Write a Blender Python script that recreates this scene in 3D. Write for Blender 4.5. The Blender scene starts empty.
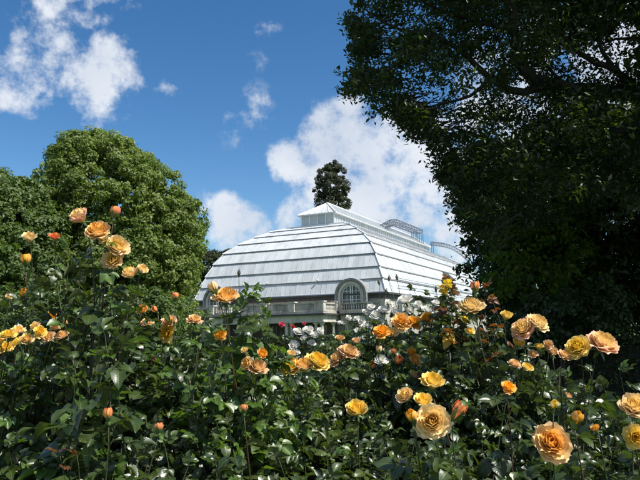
import bpy, math, random
import numpy as np
from mathutils import Vector, Matrix
random.seed(7); RNG = np.random.default_rng(7)
R = math.radians
scene = bpy.context.scene
C = scene.collection

# ------------------------------------------------------------------ camera
FPX, PITCH, ROLL = 640.0, R(8.0757), R(1.2143)
EYE = Vector((0, 0, 1.5))
_f = Vector((0, math.cos(PITCH), math.sin(PITCH)))
_u0 = Vector((0, -math.sin(PITCH), math.cos(PITCH)))
_r0 = Vector((1, 0, 0))
_u = _u0 * math.cos(ROLL) + _r0 * math.sin(ROLL)
_r = _r0 * math.cos(ROLL) - _u0 * math.sin(ROLL)
cd = bpy.data.cameras.new('camera'); cam = bpy.data.objects.new('camera', cd); C.objects.link(cam)
cd.sensor_width = 36; cd.lens = 36.0; cd.clip_start = 0.05; cd.clip_end = 3000
m3 = Matrix((_r, _u, -_f)).transposed()
cam.matrix_world = Matrix.Translation(EYE) @ m3.to_4x4()
scene.camera = cam

def ray(x, y):
    return (_f + _r * ((x - 320) / FPX) + _u * ((240 - y) / FPX))
def at(x, y, Y):
    d = ray(x, y); return EYE + d * (Y / d.y)

# ------------------------------------------------------------------ sun, sky, exposure
SUN_PHI, SUN_EL = R(-27), R(54)          # azimuth from +X (negative: a little behind the camera), elevation
sd = Vector((math.cos(SUN_PHI) * math.cos(SUN_EL), math.sin(SUN_PHI) * math.cos(SUN_EL), math.sin(SUN_EL)))
sl = bpy.data.lights.new('sun', 'SUN'); sl.energy = 5.0; sl.angle = R(0.5); sl.color = (1, 0.955, 0.88)
so = bpy.data.objects.new('sun', sl); C.objects.link(so)
so.rotation_euler = (-sd).to_track_quat('-Z', 'Y').to_euler(); so.location = (40, -20, 60)

world = bpy.data.worlds.new('World'); scene.world = world; world.use_nodes = True
nt = world.node_tree; nt.nodes.clear()
N = nt.nodes.new; L = nt.links.new
def wmath(op, a, b=None, c=None, clamp=False):
    n = N('ShaderNodeMath'); n.operation = op; n.use_clamp = clamp
    for i, v in enumerate((a, b, c)):
        if v is None: continue
        if isinstance(v, (int, float)): n.inputs[i].default_value = v
        else: L(v, n.inputs[i])
    return n.outputs[0]
sky = N('ShaderNodeTexSky'); sky.sky_type = 'NISHITA'; sky.sun_disc = False
sky.sun_elevation = SUN_EL; sky.sun_rotation = math.pi / 2 - SUN_PHI
sky.altitude = 20; sky.air_density = 1.0; sky.dust_density = 0.2; sky.ozone_density = 3.0
hs = N('ShaderNodeHueSaturation'); hs.inputs['Saturation'].default_value = 1.27; hs.inputs['Value'].default_value = 1.0
L(sky.outputs[0], hs.inputs['Color'])
tc = N('ShaderNodeTexCoord'); nrm = N('ShaderNodeVectorMath'); nrm.operation = 'NORMALIZE'
L(tc.outputs['Generated'], nrm.inputs[0]); VEC = nrm.outputs[0]
nz = N('ShaderNodeTexNoise'); nz.inputs['Scale'].default_value = 15; nz.inputs['Detail'].default_value = 9; nz.inputs['Roughness'].default_value = 0.62
L(VEC, nz.inputs['Vector'])
nzl = N('ShaderNodeTexNoise'); nzl.inputs['Scale'].default_value = 5; nzl.inputs['Detail'].default_value = 3
L(VEC, nzl.inputs['Vector'])
wsum = wmath('ADD', wmath('MULTIPLY', wmath('SUBTRACT', nz.outputs[0], 0.5), 1.9), wmath('MULTIPLY', wmath('SUBTRACT', nzl.outputs[0], 0.5), 0.7))
# (pixel x, y, radius px, weight)
BLOBS = [(105, 80, 34, 1.0), (88, 94, 26, .9), (126, 70, 24, .8), (112, 62, 24, .8), (96, 100, 20, .8), (140, 84, 20, .6), (160, 72, 24, .46),
         (40, 62, 32, 1.0), (22, 72, 28, .92), (58, 56, 22, .85), (36, 92, 20, .7), (8, 80, 24, .8), (78, -4, 26, .62), (44, 18, 22, .5), (112, -6, 20, .45), (30, 34, 26, .42),
         (246, 116, 28, .50), (250, 38, 24, .44), (212, 22, 12, .36), (230, 224, 27, .9), (214, 216, 20, .66), (250, 232, 20, .6), (212, 238, 18, .5),
         (330, 148, 36, .95), (300, 160, 26, .85), (352, 140, 34, .95), (365, 168, 44, 1.0), (338, 172, 36, .95), (404, 132, 34, .92), (396, 158, 44, 1.0), (432, 172, 40, 1.0), (446, 200, 40, 1.0), (425, 145, 36, .9),
         (470, 190, 40, .9), (300, 220, 22, .72), (380, 196, 34, .62), (420, 214, 30, .62), (350, 205, 26, .5), (445, 236, 30, .6), (500, 150, 60, .8), (540, 60, 50, .7), (620, 30, 80, .9), (520, 200, 70, .8), (640, 120, 110, .8)]
field = None
for (bx, by, br, bw) in BLOBS:
    d = ray(bx, by).normalized()
    dn = N('ShaderNodeVectorMath'); dn.operation = 'DOT_PRODUCT'; L(VEC, dn.inputs[0]); dn.inputs[1].default_value = d
    mr = N('ShaderNodeMapRange'); mr.interpolation_type = 'SMOOTHSTEP'
    mr.inputs['From Min'].default_value = math.cos(math.atan(br * 1.55 / 640)); mr.inputs['From Max'].default_value = 1.0
    mr.inputs['To Min'].default_value = 0; mr.inputs['To Max'].default_value = bw*(.80 if bx > 270 else .76 if bx < 200 or by > 200 else .54)
    L(dn.outputs['Value'], mr.inputs['Value'])
    field = mr.outputs[0] if field is None else wmath('MAXIMUM', field, mr.outputs[0])
# the rest of the sky: the same broken cumulus
vd = N('ShaderNodeVectorMath'); vd.operation = 'DOT_PRODUCT'; L(VEC, vd.inputs[0]); vd.inputs[1].default_value = _f
out_of_view = N('ShaderNodeMapRange'); out_of_view.inputs['From Min'].default_value = .80; out_of_view.inputs['From Max'].default_value = .66
L(vd.outputs['Value'], out_of_view.inputs['Value'])
gen = N('ShaderNodeTexNoise'); gen.inputs['Scale'].default_value = 2.6; gen.inputs['Detail'].default_value = 2
L(VEC, gen.inputs['Vector'])
genf = wmath('MULTIPLY', wmath('MULTIPLY', wmath('SUBTRACT', gen.outputs[0], 0.42), 3.4, clamp=True), out_of_view.outputs[0])
field = wmath('MAXIMUM', field, genf)
dens = N('ShaderNodeMapRange'); dens.interpolation_type = 'SMOOTHSTEP'
dens.inputs['From Min'].default_value = 0.22; dens.inputs['From Max'].default_value = 0.80; dens.inputs['To Max'].default_value = 0.96
L(wmath('ADD', field, wmath('MULTIPLY', wsum, 1.35)), dens.inputs['Value'])
gate = wmath('MULTIPLY', field, 4.0, clamp=True)
fac = wmath('MULTIPLY', dens.outputs[0], gate)
cr = N('ShaderNodeMapRange'); cr.inputs['From Min'].default_value = .25; cr.inputs['From Max'].default_value = .75
nz2 = N('ShaderNodeTexNoise'); nz2.inputs['Scale'].default_value = 7; nz2.inputs['Detail'].default_value = 6
L(VEC, nz2.inputs['Vector']); L(nz2.outputs[0], cr.inputs['Value'])
cmix = N('ShaderNodeMix'); cmix.data_type = 'RGBA'; L(cr.outputs[0], cmix.inputs['Factor'])
cmix.inputs['A'].default_value = (.42, .48, .58, 1); cmix.inputs['B'].default_value = (.72, .74, .77, 1)
bg1 = N('ShaderNodeBackground'); bg1.inputs['Strength'].default_value = 0.100; L(hs.outputs[0], bg1.inputs['Color'])
bg2 = N('ShaderNodeBackground'); bg2.inputs['Strength'].default_value = 1.0; L(cmix.outputs['Result'], bg2.inputs['Color'])
mx = N('ShaderNodeMixShader'); L(fac, mx.inputs[0]); L(bg1.outputs[0], mx.inputs[1]); L(bg2.outputs[0], mx.inputs[2])
wo = N('ShaderNodeOutputWorld'); L(mx.outputs[0], wo.inputs['Surface'])

scene.view_settings.view_transform = 'Standard'; scene.view_settings.look = 'None'
scene.view_settings.gamma = 1; scene.view_settings.exposure = 0.42; scene.view_settings.use_curve_mapping = False
scene.cycles.max_bounces = 6; scene.cycles.diffuse_bounces = 3; scene.cycles.glossy_bounces = 2
scene.cycles.transmission_bounces = 4; scene.cycles.transparent_max_bounces = 4
scene.cycles.sample_clamp_indirect = 4

# ------------------------------------------------------------------ object helpers
def tag(o, label=None, cat=None, group=None, kind=None):
    if label: o['label'] = label
    if cat: o['category'] = cat
    if group: o['group'] = group
    if kind: o['kind'] = kind
    return o
def link(o, parent=None, kind=None):
    C.objects.link(o)
    if parent is not None: o.parent = parent
    if kind: o['kind'] = kind
    return o
def empty(name, loc=(0, 0, 0), rz=0):
    o = bpy.data.objects.new(name, None); o.location = loc; o.rotation_euler = (0, 0, rz); o.empty_display_size = .2
    return link(o)

class MB:
    def __init__(s): s.v = []; s.f = []; s.smooth = False
    def add(s, vs, fs):
        b = len(s.v); s.v += [tuple(v) for v in vs]; s.f += [tuple(i + b for i in f) for f in fs]; return s
    def box(s, x0, x1, y0, y1, z0, z1):
        if x0 > x1: x0, x1 = x1, x0
        if y0 > y1: y0, y1 = y1, y0
        vs = [(x0,y0,z0),(x1,y0,z0),(x1,y1,z0),(x0,y1,z0),(x0,y0,z1),(x1,y0,z1),(x1,y1,z1),(x0,y1,z1)]
        return s.add(vs, [(0,3,2,1),(4,5,6,7),(0,1,5,4),(1,2,6,5),(2,3,7,6),(3,0,4,7)])
    def bar(s, a, b, w, h=None, up=(0, 0, 1)):
        a = Vector(a); b = Vector(b); h = h or w; d = (b - a).normalized(); up = Vector(up)
        if abs(d.dot(up)) > .98: up = Vector((1, 0, 0))
        x = d.cross(up).normalized() * (w / 2); y = x.cross(d).normalized() * (h / 2)
        vs = [p + q for p in (a, b) for q in (-x - y, x - y, x + y, -x + y)]
        return s.add(vs, [(0,1,2,3),(7,6,5,4),(0,4,5,1),(1,5,6,2),(2,6,7,3),(3,7,4,0)])
    def tube(s, pts, rs, n=6, cap=True):
        pts = [Vector(p) for p in pts]; rings = []; ref = Vector((.13, .97, .2))
        vs = []
        for i, p in enumerate(pts):
            t = (pts[min(i+1, len(pts)-1)] - pts[max(i-1, 0)]).normalized()
            a = t.cross(ref)
            if a.length < .05: a = t.cross(Vector((1, 0, 0)))
            a.normalize(); b = t.cross(a)
            r = rs[i] if hasattr(rs, '__len__') else rs
            vs += [p + (a * math.cos(2*math.pi*k/n) + b * math.sin(2*math.pi*k/n)) * r for k in range(n)]
        fs = []
        for i in range(len(pts) - 1):
            for k in range(n):
                k2 = (k + 1) % n; fs.append((i*n+k, i*n+k2, (i+1)*n+k2, (i+1)*n+k))
        if cap: fs.append(tuple(range(n-1, -1, -1))); fs.append(tuple((len(pts)-1)*n + k for k in range(n)))
        return s.add(vs, fs)
    def lathe(s, prof, cx=0, cy=0, n=10):
        vs = []; fs = []
        for (r, z) in prof:
            vs += [(cx + r*math.cos(2*math.pi*k/n), cy + r*math.sin(2*math.pi*k/n), z) for k in range(n)]
        for i in range(len(prof)-1):
            for k in range(n):
                k2 = (k+1) % n; fs.append((i*n+k, i*n+k2, (i+1)*n+k2, (i+1)*n+k))
        fs.append(tuple(range(n-1, -1, -1))); fs.append(tuple((len(prof)-1)*n+k for k in range(n)))
        return s.add(vs, fs)
    def mesh(s, name, mat=None):
        me = bpy.data.meshes.new(name); me.from_pydata(s.v, [], s.f)
        if mat: me.materials.append(mat)
        if s.smooth: me.polygons.foreach_set('use_smooth', [True]*len(me.polygons))
        me.update(); return me
    def build(s, name, mat, parent=None, kind=None):
        return link(bpy.data.objects.new(name, s.mesh(name, mat)), parent, kind)

# ------------------------------------------------------------------ materials
def new_mat(name):
    m = bpy.data.materials.new(name); m.use_nodes = True; t = m.node_tree
    p = t.nodes['Principled BSDF']; return m, t, p
def noise_mat(name, c1, c2, scale=5, rough=.7, detail=5, bump=0, bscale=None, spec=.4, dirt=None, attr=None, stretch=None):
    m, t, p = new_mat(name); n = t.nodes.new; l = t.links.new
    tcn = n('ShaderNodeTexCoord'); vec = tcn.outputs['Object']
    if stretch:
        mp = n('ShaderNodeMapping'); mp.inputs['Scale'].default_value = stretch; l(vec, mp.inputs[0]); vec = mp.outputs[0]
    nn = n('ShaderNodeTexNoise'); nn.inputs['Scale'].default_value = scale; nn.inputs['Detail'].default_value = detail; l(vec, nn.inputs['Vector'])
    mr = n('ShaderNodeMapRange'); mr.inputs['From Min'].default_value = .32; mr.inputs['From Max'].default_value = .68; l(nn.outputs[0], mr.inputs[0])
    fac = mr.outputs[0]
    if attr:
        at_ = n('ShaderNodeAttribute'); at_.attribute_name = attr
        ad = n('ShaderNodeMath'); ad.operation = 'MULTIPLY_ADD'; ad.inputs[1].default_value = .6; ad.use_clamp = True; l(at_.outputs['Fac'], ad.inputs[0])
        ml = n('ShaderNodeMath'); ml.operation = 'MULTIPLY'; ml.inputs[1].default_value = .4; l(mr.outputs[0], ml.inputs[0]); l(ml.outputs[0], ad.inputs[2]); fac = ad.outputs[0]
    mx = n('ShaderNodeMix'); mx.data_type = 'RGBA'; l(fac, mx.inputs['Factor'])
    mx.inputs['A'].default_value = (*c1, 1); mx.inputs['B'].default_value = (*c2, 1); col = mx.outputs['Result']
    if dirt:
        n2 = n('ShaderNodeTexNoise'); n2.inputs['Scale'].default_value = dirt[1]; n2.inputs['Detail'].default_value = 8
        mp = n('ShaderNodeMapping'); mp.inputs['Scale'].default_value = (1, 1, .25); l(tcn.outputs['Object'], mp.inputs[0]); l(mp.outputs[0], n2.inputs['Vector'])
        r2 = n('ShaderNodeMapRange'); r2.inputs['From Min'].default_value = .5; r2.inputs['From Max'].default_value = .72; r2.inputs['To Max'].default_value = dirt[2]; l(n2.outputs[0], r2.inputs[0])
        m2 = n('ShaderNodeMix'); m2.data_type = 'RGBA'; l(r2.outputs[0], m2.inputs['Factor']); l(col, m2.inputs['A']); m2.inputs['B'].default_value = (*dirt[0], 1); col = m2.outputs['Result']
    l(col, p.inputs['Base Color']); p.inputs['Roughness'].default_value = rough; p.inputs['Specular IOR Level'].default_value = spec
    if bump:
        nb = n('ShaderNodeTexNoise'); nb.inputs['Scale'].default_value = bscale or scale*6; nb.inputs['Detail'].default_value = 4; l(vec, nb.inputs['Vector'])
        bn = n('ShaderNodeBump'); bn.inputs['Strength'].default_value = bump; bn.inputs['Distance'].default_value = .02; l(nb.outputs[0], bn.inputs['Height']); l(bn.outputs[0], p.inputs['Normal'])
    return m

def leaf_mat(name, dark, light, rough=.45, trans=.3, tcol=None, spec=.5, patch=None):
    """small far leaves: colour by a per-face random value and by a slow noise over the crown"""
    m, t, p = new_mat(name); n = t.nodes.new; l = t.links.new
    a = n('ShaderNodeAttribute'); a.attribute_name = 'rnd'
    g = n('ShaderNodeTexCoord'); nn = n('ShaderNodeTexNoise'); nn.inputs['Scale'].default_value = patch or .8; nn.inputs['Detail'].default_value = 3; l(g.outputs['Object'], nn.inputs['Vector'])
    ad = n('ShaderNodeMath'); ad.operation = 'MULTIPLY_ADD'; ad.inputs[1].default_value = .55; l(a.outputs['Fac'], ad.inputs[0])
    sb = n('ShaderNodeMath'); sb.operation = 'MULTIPLY_ADD'; sb.inputs[1].default_value = 1.1; sb.inputs[2].default_value = -.35; l(nn.outputs[0], sb.inputs[0]); l(sb.outputs[0], ad.inputs[2]); ad.use_clamp = True
    mx = n('ShaderNodeMix'); mx.data_type = 'RGBA'; l(ad.outputs[0], mx.inputs['Factor'])
    mx.inputs['A'].default_value = (*dark, 1); mx.inputs['B'].default_value = (*light, 1)
    l(mx.outputs['Result'], p.inputs['Base Color']); p.inputs['Roughness'].default_value = rough; p.inputs['Specular IOR Level'].default_value = spec
    tr = n('ShaderNodeBsdfTranslucent')
    m2 = n('ShaderNodeMix'); m2.data_type = 'RGBA'; m2.blend_type = 'MULTIPLY'; m2.inputs['Factor'].default_value = 1
    l(mx.outputs['Result'], m2.inputs['A']); m2.inputs['B'].default_value = (*(tcol or (2.2, 2.4, .8)), 1); l(m2.outputs['Result'], tr.inputs['Color'])
    ms = n('ShaderNodeMixShader'); ms.inputs[0].default_value = trans
    l(p.outputs[0], ms.inputs[1]); l(tr.outputs[0], ms.inputs[2]); l(ms.outputs[0], t.nodes['Material Output'].inputs['Surface'])
    return m

def rose_leaf_mat(name, dark, light, under, rough=.3, trans=.22, rim=None):
    """one leaflet close up: UV midrib and side veins in relief, paler underside, object random tint"""
    m, t, p = new_mat(name); n = t.nodes.new; l = t.links.new
    def mth(op, a, b=None, c=None, clamp=False):
        k = n('ShaderNodeMath'); k.operation = op; k.use_clamp = clamp
        for i, v in enumerate((a, b, c)):
            if v is None: continue
            if isinstance(v, (int, float)): k.inputs[i].default_value = v
            else: l(v, k.inputs[i])
        return k.outputs[0]
    uv = n('ShaderNodeUVMap'); uv.uv_map = 'UVMap'; sx = n('ShaderNodeSeparateXYZ'); l(uv.outputs[0], sx.inputs[0])
    au = mth('ABSOLUTE', sx.outputs['X'])                   # 0 at the midrib, 1 at the edge
    vein = mth('SINE', mth('MULTIPLY', mth('SUBTRACT', sx.outputs['Y'], mth('MULTIPLY', au, .30)), 62))
    vein = mth('POWER', mth('MULTIPLY_ADD', vein, .5, .5), 3)
    mid = mth('SUBTRACT', 1, mth('MULTIPLY', au, 9), clamp=True)
    oi = n('ShaderNodeObjectInfo'); g = n('ShaderNodeTexCoord')
    nn = n('ShaderNodeTexNoise'); nn.inputs['Scale'].default_value = 22; nn.inputs['Detail'].default_value = 4; l(g.outputs['Object'], nn.inputs['Vector'])
    at_ = n('ShaderNodeAttribute'); at_.attribute_name = 'rnd'
    f = mth('ADD', mth('MULTIPLY', oi.outputs['Random'], .55), mth('ADD', mth('MULTIPLY', mth('SUBTRACT', nn.outputs[0], .5), .9), mth('MULTIPLY', at_.outputs['Fac'], .3)), clamp=True)
    mx = n('ShaderNodeMix'); mx.data_type = 'RGBA'; l(f, mx.inputs['Factor']); mx.inputs['A'].default_value = (*dark, 1); mx.inputs['B'].default_value = (*light, 1)
    vm = n('ShaderNodeMix'); vm.data_type = 'RGBA'; l(mth('MAXIMUM', mth('MULTIPLY', mid, .5), mth('MULTIPLY', vein, .05)), vm.inputs['Factor']); l(mx.outputs['Result'], vm.inputs['A']); vm.inputs['B'].default_value = (*[min(1, c*2.2) for c in light], 1)
    col = vm.outputs['Result']
    if rim:
        rm = n('ShaderNodeMix'); rm.data_type = 'RGBA'; l(mth('POWER', au, 5), rm.inputs['Factor']); l(col, rm.inputs['A']); rm.inputs['B'].default_value = (*rim, 1); col = rm.outputs['Result']
    geo = n('ShaderNodeNewGeometry'); bm_ = n('ShaderNodeMix'); bm_.data_type = 'RGBA'; l(geo.outputs['Backfacing'], bm_.inputs['Factor']); l(col, bm_.inputs['A']); bm_.inputs['B'].default_value = (*under, 1)
    l(bm_.outputs['Result'], p.inputs['Base Color'])
    l(mth('MULTIPLY_ADD', geo.outputs['Backfacing'], .3, mth('MULTIPLY_ADD', nn.outputs[0], .25, rough - .12)), p.inputs['Roughness']); p.inputs['Specular IOR Level'].default_value = .65
    bn = n('ShaderNodeBump'); bn.inputs['Strength'].default_value = .12; bn.inputs['Distance'].default_value = .002
    l(mth('ADD', mth('MULTIPLY', vein, -.5), mth('ADD', mth('MULTIPLY', mid, -1.2), mth('MULTIPLY', nn.outputs[0], 2.0))), bn.inputs['Height']); l(bn.outputs[0], p.inputs['Normal'])
    tr = n('ShaderNodeBsdfTranslucent'); m2 = n('ShaderNodeMix'); m2.data_type = 'RGBA'; m2.blend_type = 'MULTIPLY'; m2.inputs['Factor'].default_value = 1
    l(col, m2.inputs['A']); m2.inputs['B'].default_value = (3.0, 3.0, .8, 1); l(m2.outputs['Result'], tr.inputs['Color'])
    ms = n('ShaderNodeMixShader'); ms.inputs[0].default_value = trans
    l(p.outputs[0], ms.inputs[1]); l(tr.outputs[0], ms.inputs[2]); l(ms.outputs[0], t.nodes['Material Output'].inputs['Surface'])
    return m

def petal_mat(name, base, mid, edge, back=None, jitter=.12):
    m, t, p = new_mat(name); n = t.nodes.new; l = t.links.new
    at_ = n('ShaderNodeAttribute'); at_.attribute_name = 'pt'; ed = n('ShaderNodeAttribute'); ed.attribute_name = 'pe'
    g = n('ShaderNodeTexCoord'); nn = n('ShaderNodeTexNoise'); nn.inputs['Scale'].default_value = 60; nn.inputs['Detail'].default_value = 4; l(g.outputs['Object'], nn.inputs['Vector'])
    ad = n('ShaderNodeMath'); ad.operation = 'MULTIPLY_ADD'; ad.inputs[1].default_value = .35; l(nn.outputs[0], ad.inputs[0])
    s0 = n('ShaderNodeMath'); s0.operation = 'SUBTRACT'; s0.inputs[1].default_value = .17; l(at_.outputs['Fac'], s0.inputs[0]); l(s0.outputs[0], ad.inputs[2])
    rp = n('ShaderNodeValToRGB'); e = rp.color_ramp.elements
    e[0].position = .10; e[0].color = (*base, 1); e[1].position = .55; e[1].color = (*mid, 1)
    x = rp.color_ramp.elements.new(1.0); x.color = (*edge, 1); l(ad.outputs[0], rp.inputs[0])
    em = n('ShaderNodeMix'); em.data_type = 'RGBA'
    pw = n('ShaderNodeMath'); pw.operation = 'MULTIPLY'; l(ed.outputs['Fac'], pw.inputs[0]); l(nn.outputs[0], pw.inputs[1]); l(pw.outputs[0], em.inputs['Factor'])
    l(rp.outputs[0], em.inputs['A']); em.inputs['B'].default_value = (*edge, 1)
    oi = n('ShaderNodeObjectInfo'); hv = n('ShaderNodeHueSaturation')
    mr = n('ShaderNodeMapRange'); mr.inputs['To Min'].default_value = 1 - jitter; mr.inputs['To Max'].default_value = 1 + jitter * .6; l(oi.outputs['Random'], mr.inputs[0])
    l(mr.outputs[0], hv.inputs['Value']); l(em.outputs['Result'], hv.inputs['Color'])
    l(hv.outputs[0], p.inputs['Base Color']); p.inputs['Roughness'].default_value = .6; p.inputs['Specular IOR Level'].default_value = .25
    
    bn = n('ShaderNodeBump'); bn.inputs['Strength'].default_value = .25; bn.inputs['Distance'].default_value = .001; l(nn.outputs[0], bn.inputs['Height']); l(bn.outputs[0], p.inputs['Normal'])
    tr = n('ShaderNodeBsdfTranslucent'); l(hv.outputs[0], tr.inputs['Color'])
    ms = n('ShaderNodeMixShader'); ms.inputs[0].default_value = .25
    l(p.outputs[0], ms.inputs[1]); l(tr.outputs[0], ms.inputs[2]); l(ms.outputs[0], t.nodes['Material Output'].inputs['Surface'])
    return m

M = {}
M['grass'] = noise_mat('grass', (.035, .075, .015), (.07, .12, .03), 3, .9, 8, .5, 60)
M['soil'] = noise_mat('soil', (.03, .02, .013), (.07, .05, .033), 8, .95, 8, .8, 50)
M['gravel'] = noise_mat('gravel', (.22, .2, .17), (.34, .31, .27), 30, .9, 8, .5, 120)
M['stone'] = noise_mat('stone', (.36, .34, .29), (.50, .47, .40), 1.3, .85, 8, .4, 25, .3, dirt=((.10, .09, .07), 1.6, .75))
M['stone_pale'] = noise_mat('stone_pale', (.50, .47, .41), (.64, .60, .52), 1.3, .85, 8, .4, 25, .3, dirt=((.16, .15, .12), 1.8, .6))
M['lead'] = noise_mat('lead', (.035, .036, .036), (.075, .075, .072), 3, .6, 6, .2, 20)
M['glaze'] = noise_mat('whitewashed_glass', (.50, .52, .525), (.66, .68, .685), .7, .36, 8, .06, 4, .5, dirt=((.36, .40, .40), 1.1, .5), attr='rnd', stretch=(1, 1, .5))
M['barpaint'] = noise_mat('white_paint', (.58, .60, .60), (.78, .79, .78), 4, .5, 5, 0)
M['fascia'] = noise_mat('weathered_fascia', (.18, .185, .185), (.30, .305, .30), 2.5, .7, 6, .2, 30)
M['glass_dark'] = noise_mat('dark_glass', (.015, .02, .02), (.05, .06, .055), 2.5, .12, 3, 0, spec=.8)
M['glass_lantern'] = noise_mat('lantern_glass', (.34, .37, .38), (.50, .53, .53), 2, .2, 5, 0, spec=.7, attr='rnd')
M['steel'] = noise_mat('galvanised_steel', (.10, .12, .15), (.20, .22, .25), 9, .5, 4, 0)
M['shade_in'] = noise_mat('loggia_shade', (.09, .085, .075), (.16, .15, .13), 2, .9)  # wall colour darkened to hold the shade under the terrace
M['bark'] = noise_mat('bark', (.03, .023, .016), (.075, .06, .042), 5, .9, 8, .9, 22, .2, stretch=(1, 1, .3))
M['bark_grey'] = noise_mat('bark_grey', (.028, .024, .02), (.06, .052, .043), 6, .9, 8, .9, 26, .2, stretch=(1, 1, .4))
M['linden'] = leaf_mat('linden_leaves', (.078, .116, .024), (.190, .248, .055), .5, .30, (1.9, 2.1, .8), .4, .35)
M['linden2'] = leaf_mat('broadleaf_leaves', (.050, .085, .020), (.120, .175, .042), .5, .28, (1.9, 2.1, .8), .4, .4)
M['conifer'] = leaf_mat('conifer_needles', (.026, .036, .016), (.066, .078, .032), .6, .1, None, .3, .5)
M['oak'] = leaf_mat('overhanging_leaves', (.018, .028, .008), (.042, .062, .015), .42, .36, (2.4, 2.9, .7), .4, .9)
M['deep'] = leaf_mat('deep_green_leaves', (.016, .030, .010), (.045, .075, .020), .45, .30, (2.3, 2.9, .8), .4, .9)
M['lit_tone'] = leaf_mat('lit_tone_leaves', (.050, .085, .014), (.11, .165, .024), .45, .42, (2.0, 2.5, .7), .4, .9)  # lighter copy of the dark tree's green, sunlight put into the colour
M['hedge'] = leaf_mat('hedge_leaves', (.020, .038, .012), (.055, .085, .024), .5, .2, None, .4, 1.2)
M['shrub'] = leaf_mat('shrub_leaves', (.045, .075, .018), (.12, .165, .045), .5, .3, (1.8, 2.2, .8), .4, .9)
M['rleaf'] = rose_leaf_mat('rose_leaf', (.024, .044, .009), (.066, .100, .018), (.092, .110, .050), .36, .20)
M['rleaf_blue'] = rose_leaf_mat('rose_leaf_dark', (.018, .033, .010), (.044, .070, .017), (.078, .095, .050), .32, .14)
M['rleaf_light'] = rose_leaf_mat('rose_leaf_fresh', (.045, .095, .018), (.095, .155, .030), (.10, .15, .05), .38, .27)
M['rleaf_red'] = rose_leaf_mat('rose_leaf_young_red', (.09, .022, .012), (.14, .07, .025), (.12, .04, .025), .34, .3)
M['rleaf_yellow'] = rose_leaf_mat('rose_leaf_yellowed', (.42, .26, .02), (.50, .34, .04), (.4, .28, .05), .45, .3)
M['stem'] = noise_mat('rose_stem', (.028, .050, .016), (.060, .060, .025), 14, .45, 4, .2, 60)
M['stem_red'] = noise_mat('rose_stem_reddish', (.07, .028, .018), (.055, .045, .02), 14, .45, 4, .2, 60)
M['cane'] = noise_mat('woody_cane', (.05, .042, .028), (.10, .085, .05), 20, .8, 5, .4, 70)
M['calyx'] = noise_mat('calyx', (.05, .11, .03), (.11, .16, .05), 60, .5, 3)
M['budgreen'] = noise_mat('young_bud', (.07, .085, .04), (.12, .08, .05), 60, .5, 3)
P = {}
P['apricot'] = petal_mat('petal_apricot', (.96, .41, .015), (.97, .58, .13), (.97, .70, .38))
P['peach'] = petal_mat('petal_peach', (.96, .53, .08), (.97, .73, .29), (.98, .77, .45))
P['cream'] = petal_mat('petal_cream_peach', (.96, .57, .06), (.97, .73, .27), (.97, .69, .43))
P['orange'] = petal_mat('petal_orange', (.94, .43, .01), (.96, .52, .04), (.95, .49, .14))
P['yellow'] = petal_mat('petal_yellow', (.96, .53, .015), (.97, .69, .08), (.97, .74, .28))
P['pinkpeach'] = petal_mat('petal_pink_peach', (.96, .60, .06), (.97, .72, .28), (.95, .55, .42))
P['dull'] = petal_mat('petal_faded', (.88, .50, .11), (.86, .58, .25), (.80, .53, .34))
P['white'] = petal_mat('petal_white', (.80, .78, .64), (.83, .81, .75), (.83, .81, .77), jitter=.05)
P['redbud'] = petal_mat('petal_red_orange', (.92, .50, .08), (.92, .38, .12), (.88, .24, .12))
P['red'] = petal_mat('petal_red', (.55, .06, .05), (.6, .04, .06), (.55, .03, .06))
P['pinkred'] = petal_mat('petal_pink_red', (.7, .10, .16), (.72, .07, .16), (.75, .1, .2))
P['wilt'] = petal_mat('petal_wilted_red', (.22, .05, .03), (.2, .03, .025), (.16, .03, .025))

# ------------------------------------------------------------------ foliage made of small folded faces
def foliage(name, pts, size, mat, parent=None, out=None, up=.5, aspect=.55, jit=.35, kind='stuff'):
    n = len(pts); pts = np.asarray(pts, dtype=np.float64)
    d = RNG.normal(size=(n, 3)); d /= np.linalg.norm(d, axis=1)[:, None]
    nr = RNG.normal(size=(n, 3)) * .6
    if out is not None: nr += out
    nr[:, 2] += up
    nr /= np.linalg.norm(nr, axis=1)[:, None]
    x = np.cross(d, nr); x /= np.maximum(np.linalg.norm(x, axis=1), 1e-6)[:, None]
    y = np.cross(nr, x)
    s = (np.asarray(size) * (1 + jit * RNG.uniform(-1, 1, n)))[:, None]
    w = s * aspect * .5
    V = np.empty((n, 4, 3))
    V[:, 0] = pts - y * s * .5
    V[:, 1] = pts + x * w + nr * w * .35 - y * s * .05
    V[:, 2] = pts + y * s * .5 - nr * s * .1
    V[:, 3] = pts - x * w + nr * w * .35 - y * s * .05
    me = bpy.data.meshes.new(name)
    me.vertices.add(n * 4); me.vertices.foreach_set('co', V.reshape(-1).astype(np.float32))
    base = np.arange(n) * 4
    tri = np.stack([base, base + 1, base + 2, base, base + 2, base + 3], 1).reshape(-1)
    me.loops.add(n * 6); me.loops.foreach_set('vertex_index', tri.astype(np.int32))
    me.polygons.add(n * 2); me.polygons.foreach_set('loop_start', (np.arange(n * 2) * 3).astype(np.int32))
    a = me.attributes.new('rnd', 'FLOAT', 'FACE'); a.data.foreach_set('value', np.repeat(RNG.uniform(0, 1, n), 2).astype(np.float32))
    me.materials.append(mat); me.update(calc_edges=True)
    return link(bpy.data.objects.new(name, me), parent, kind)

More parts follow.
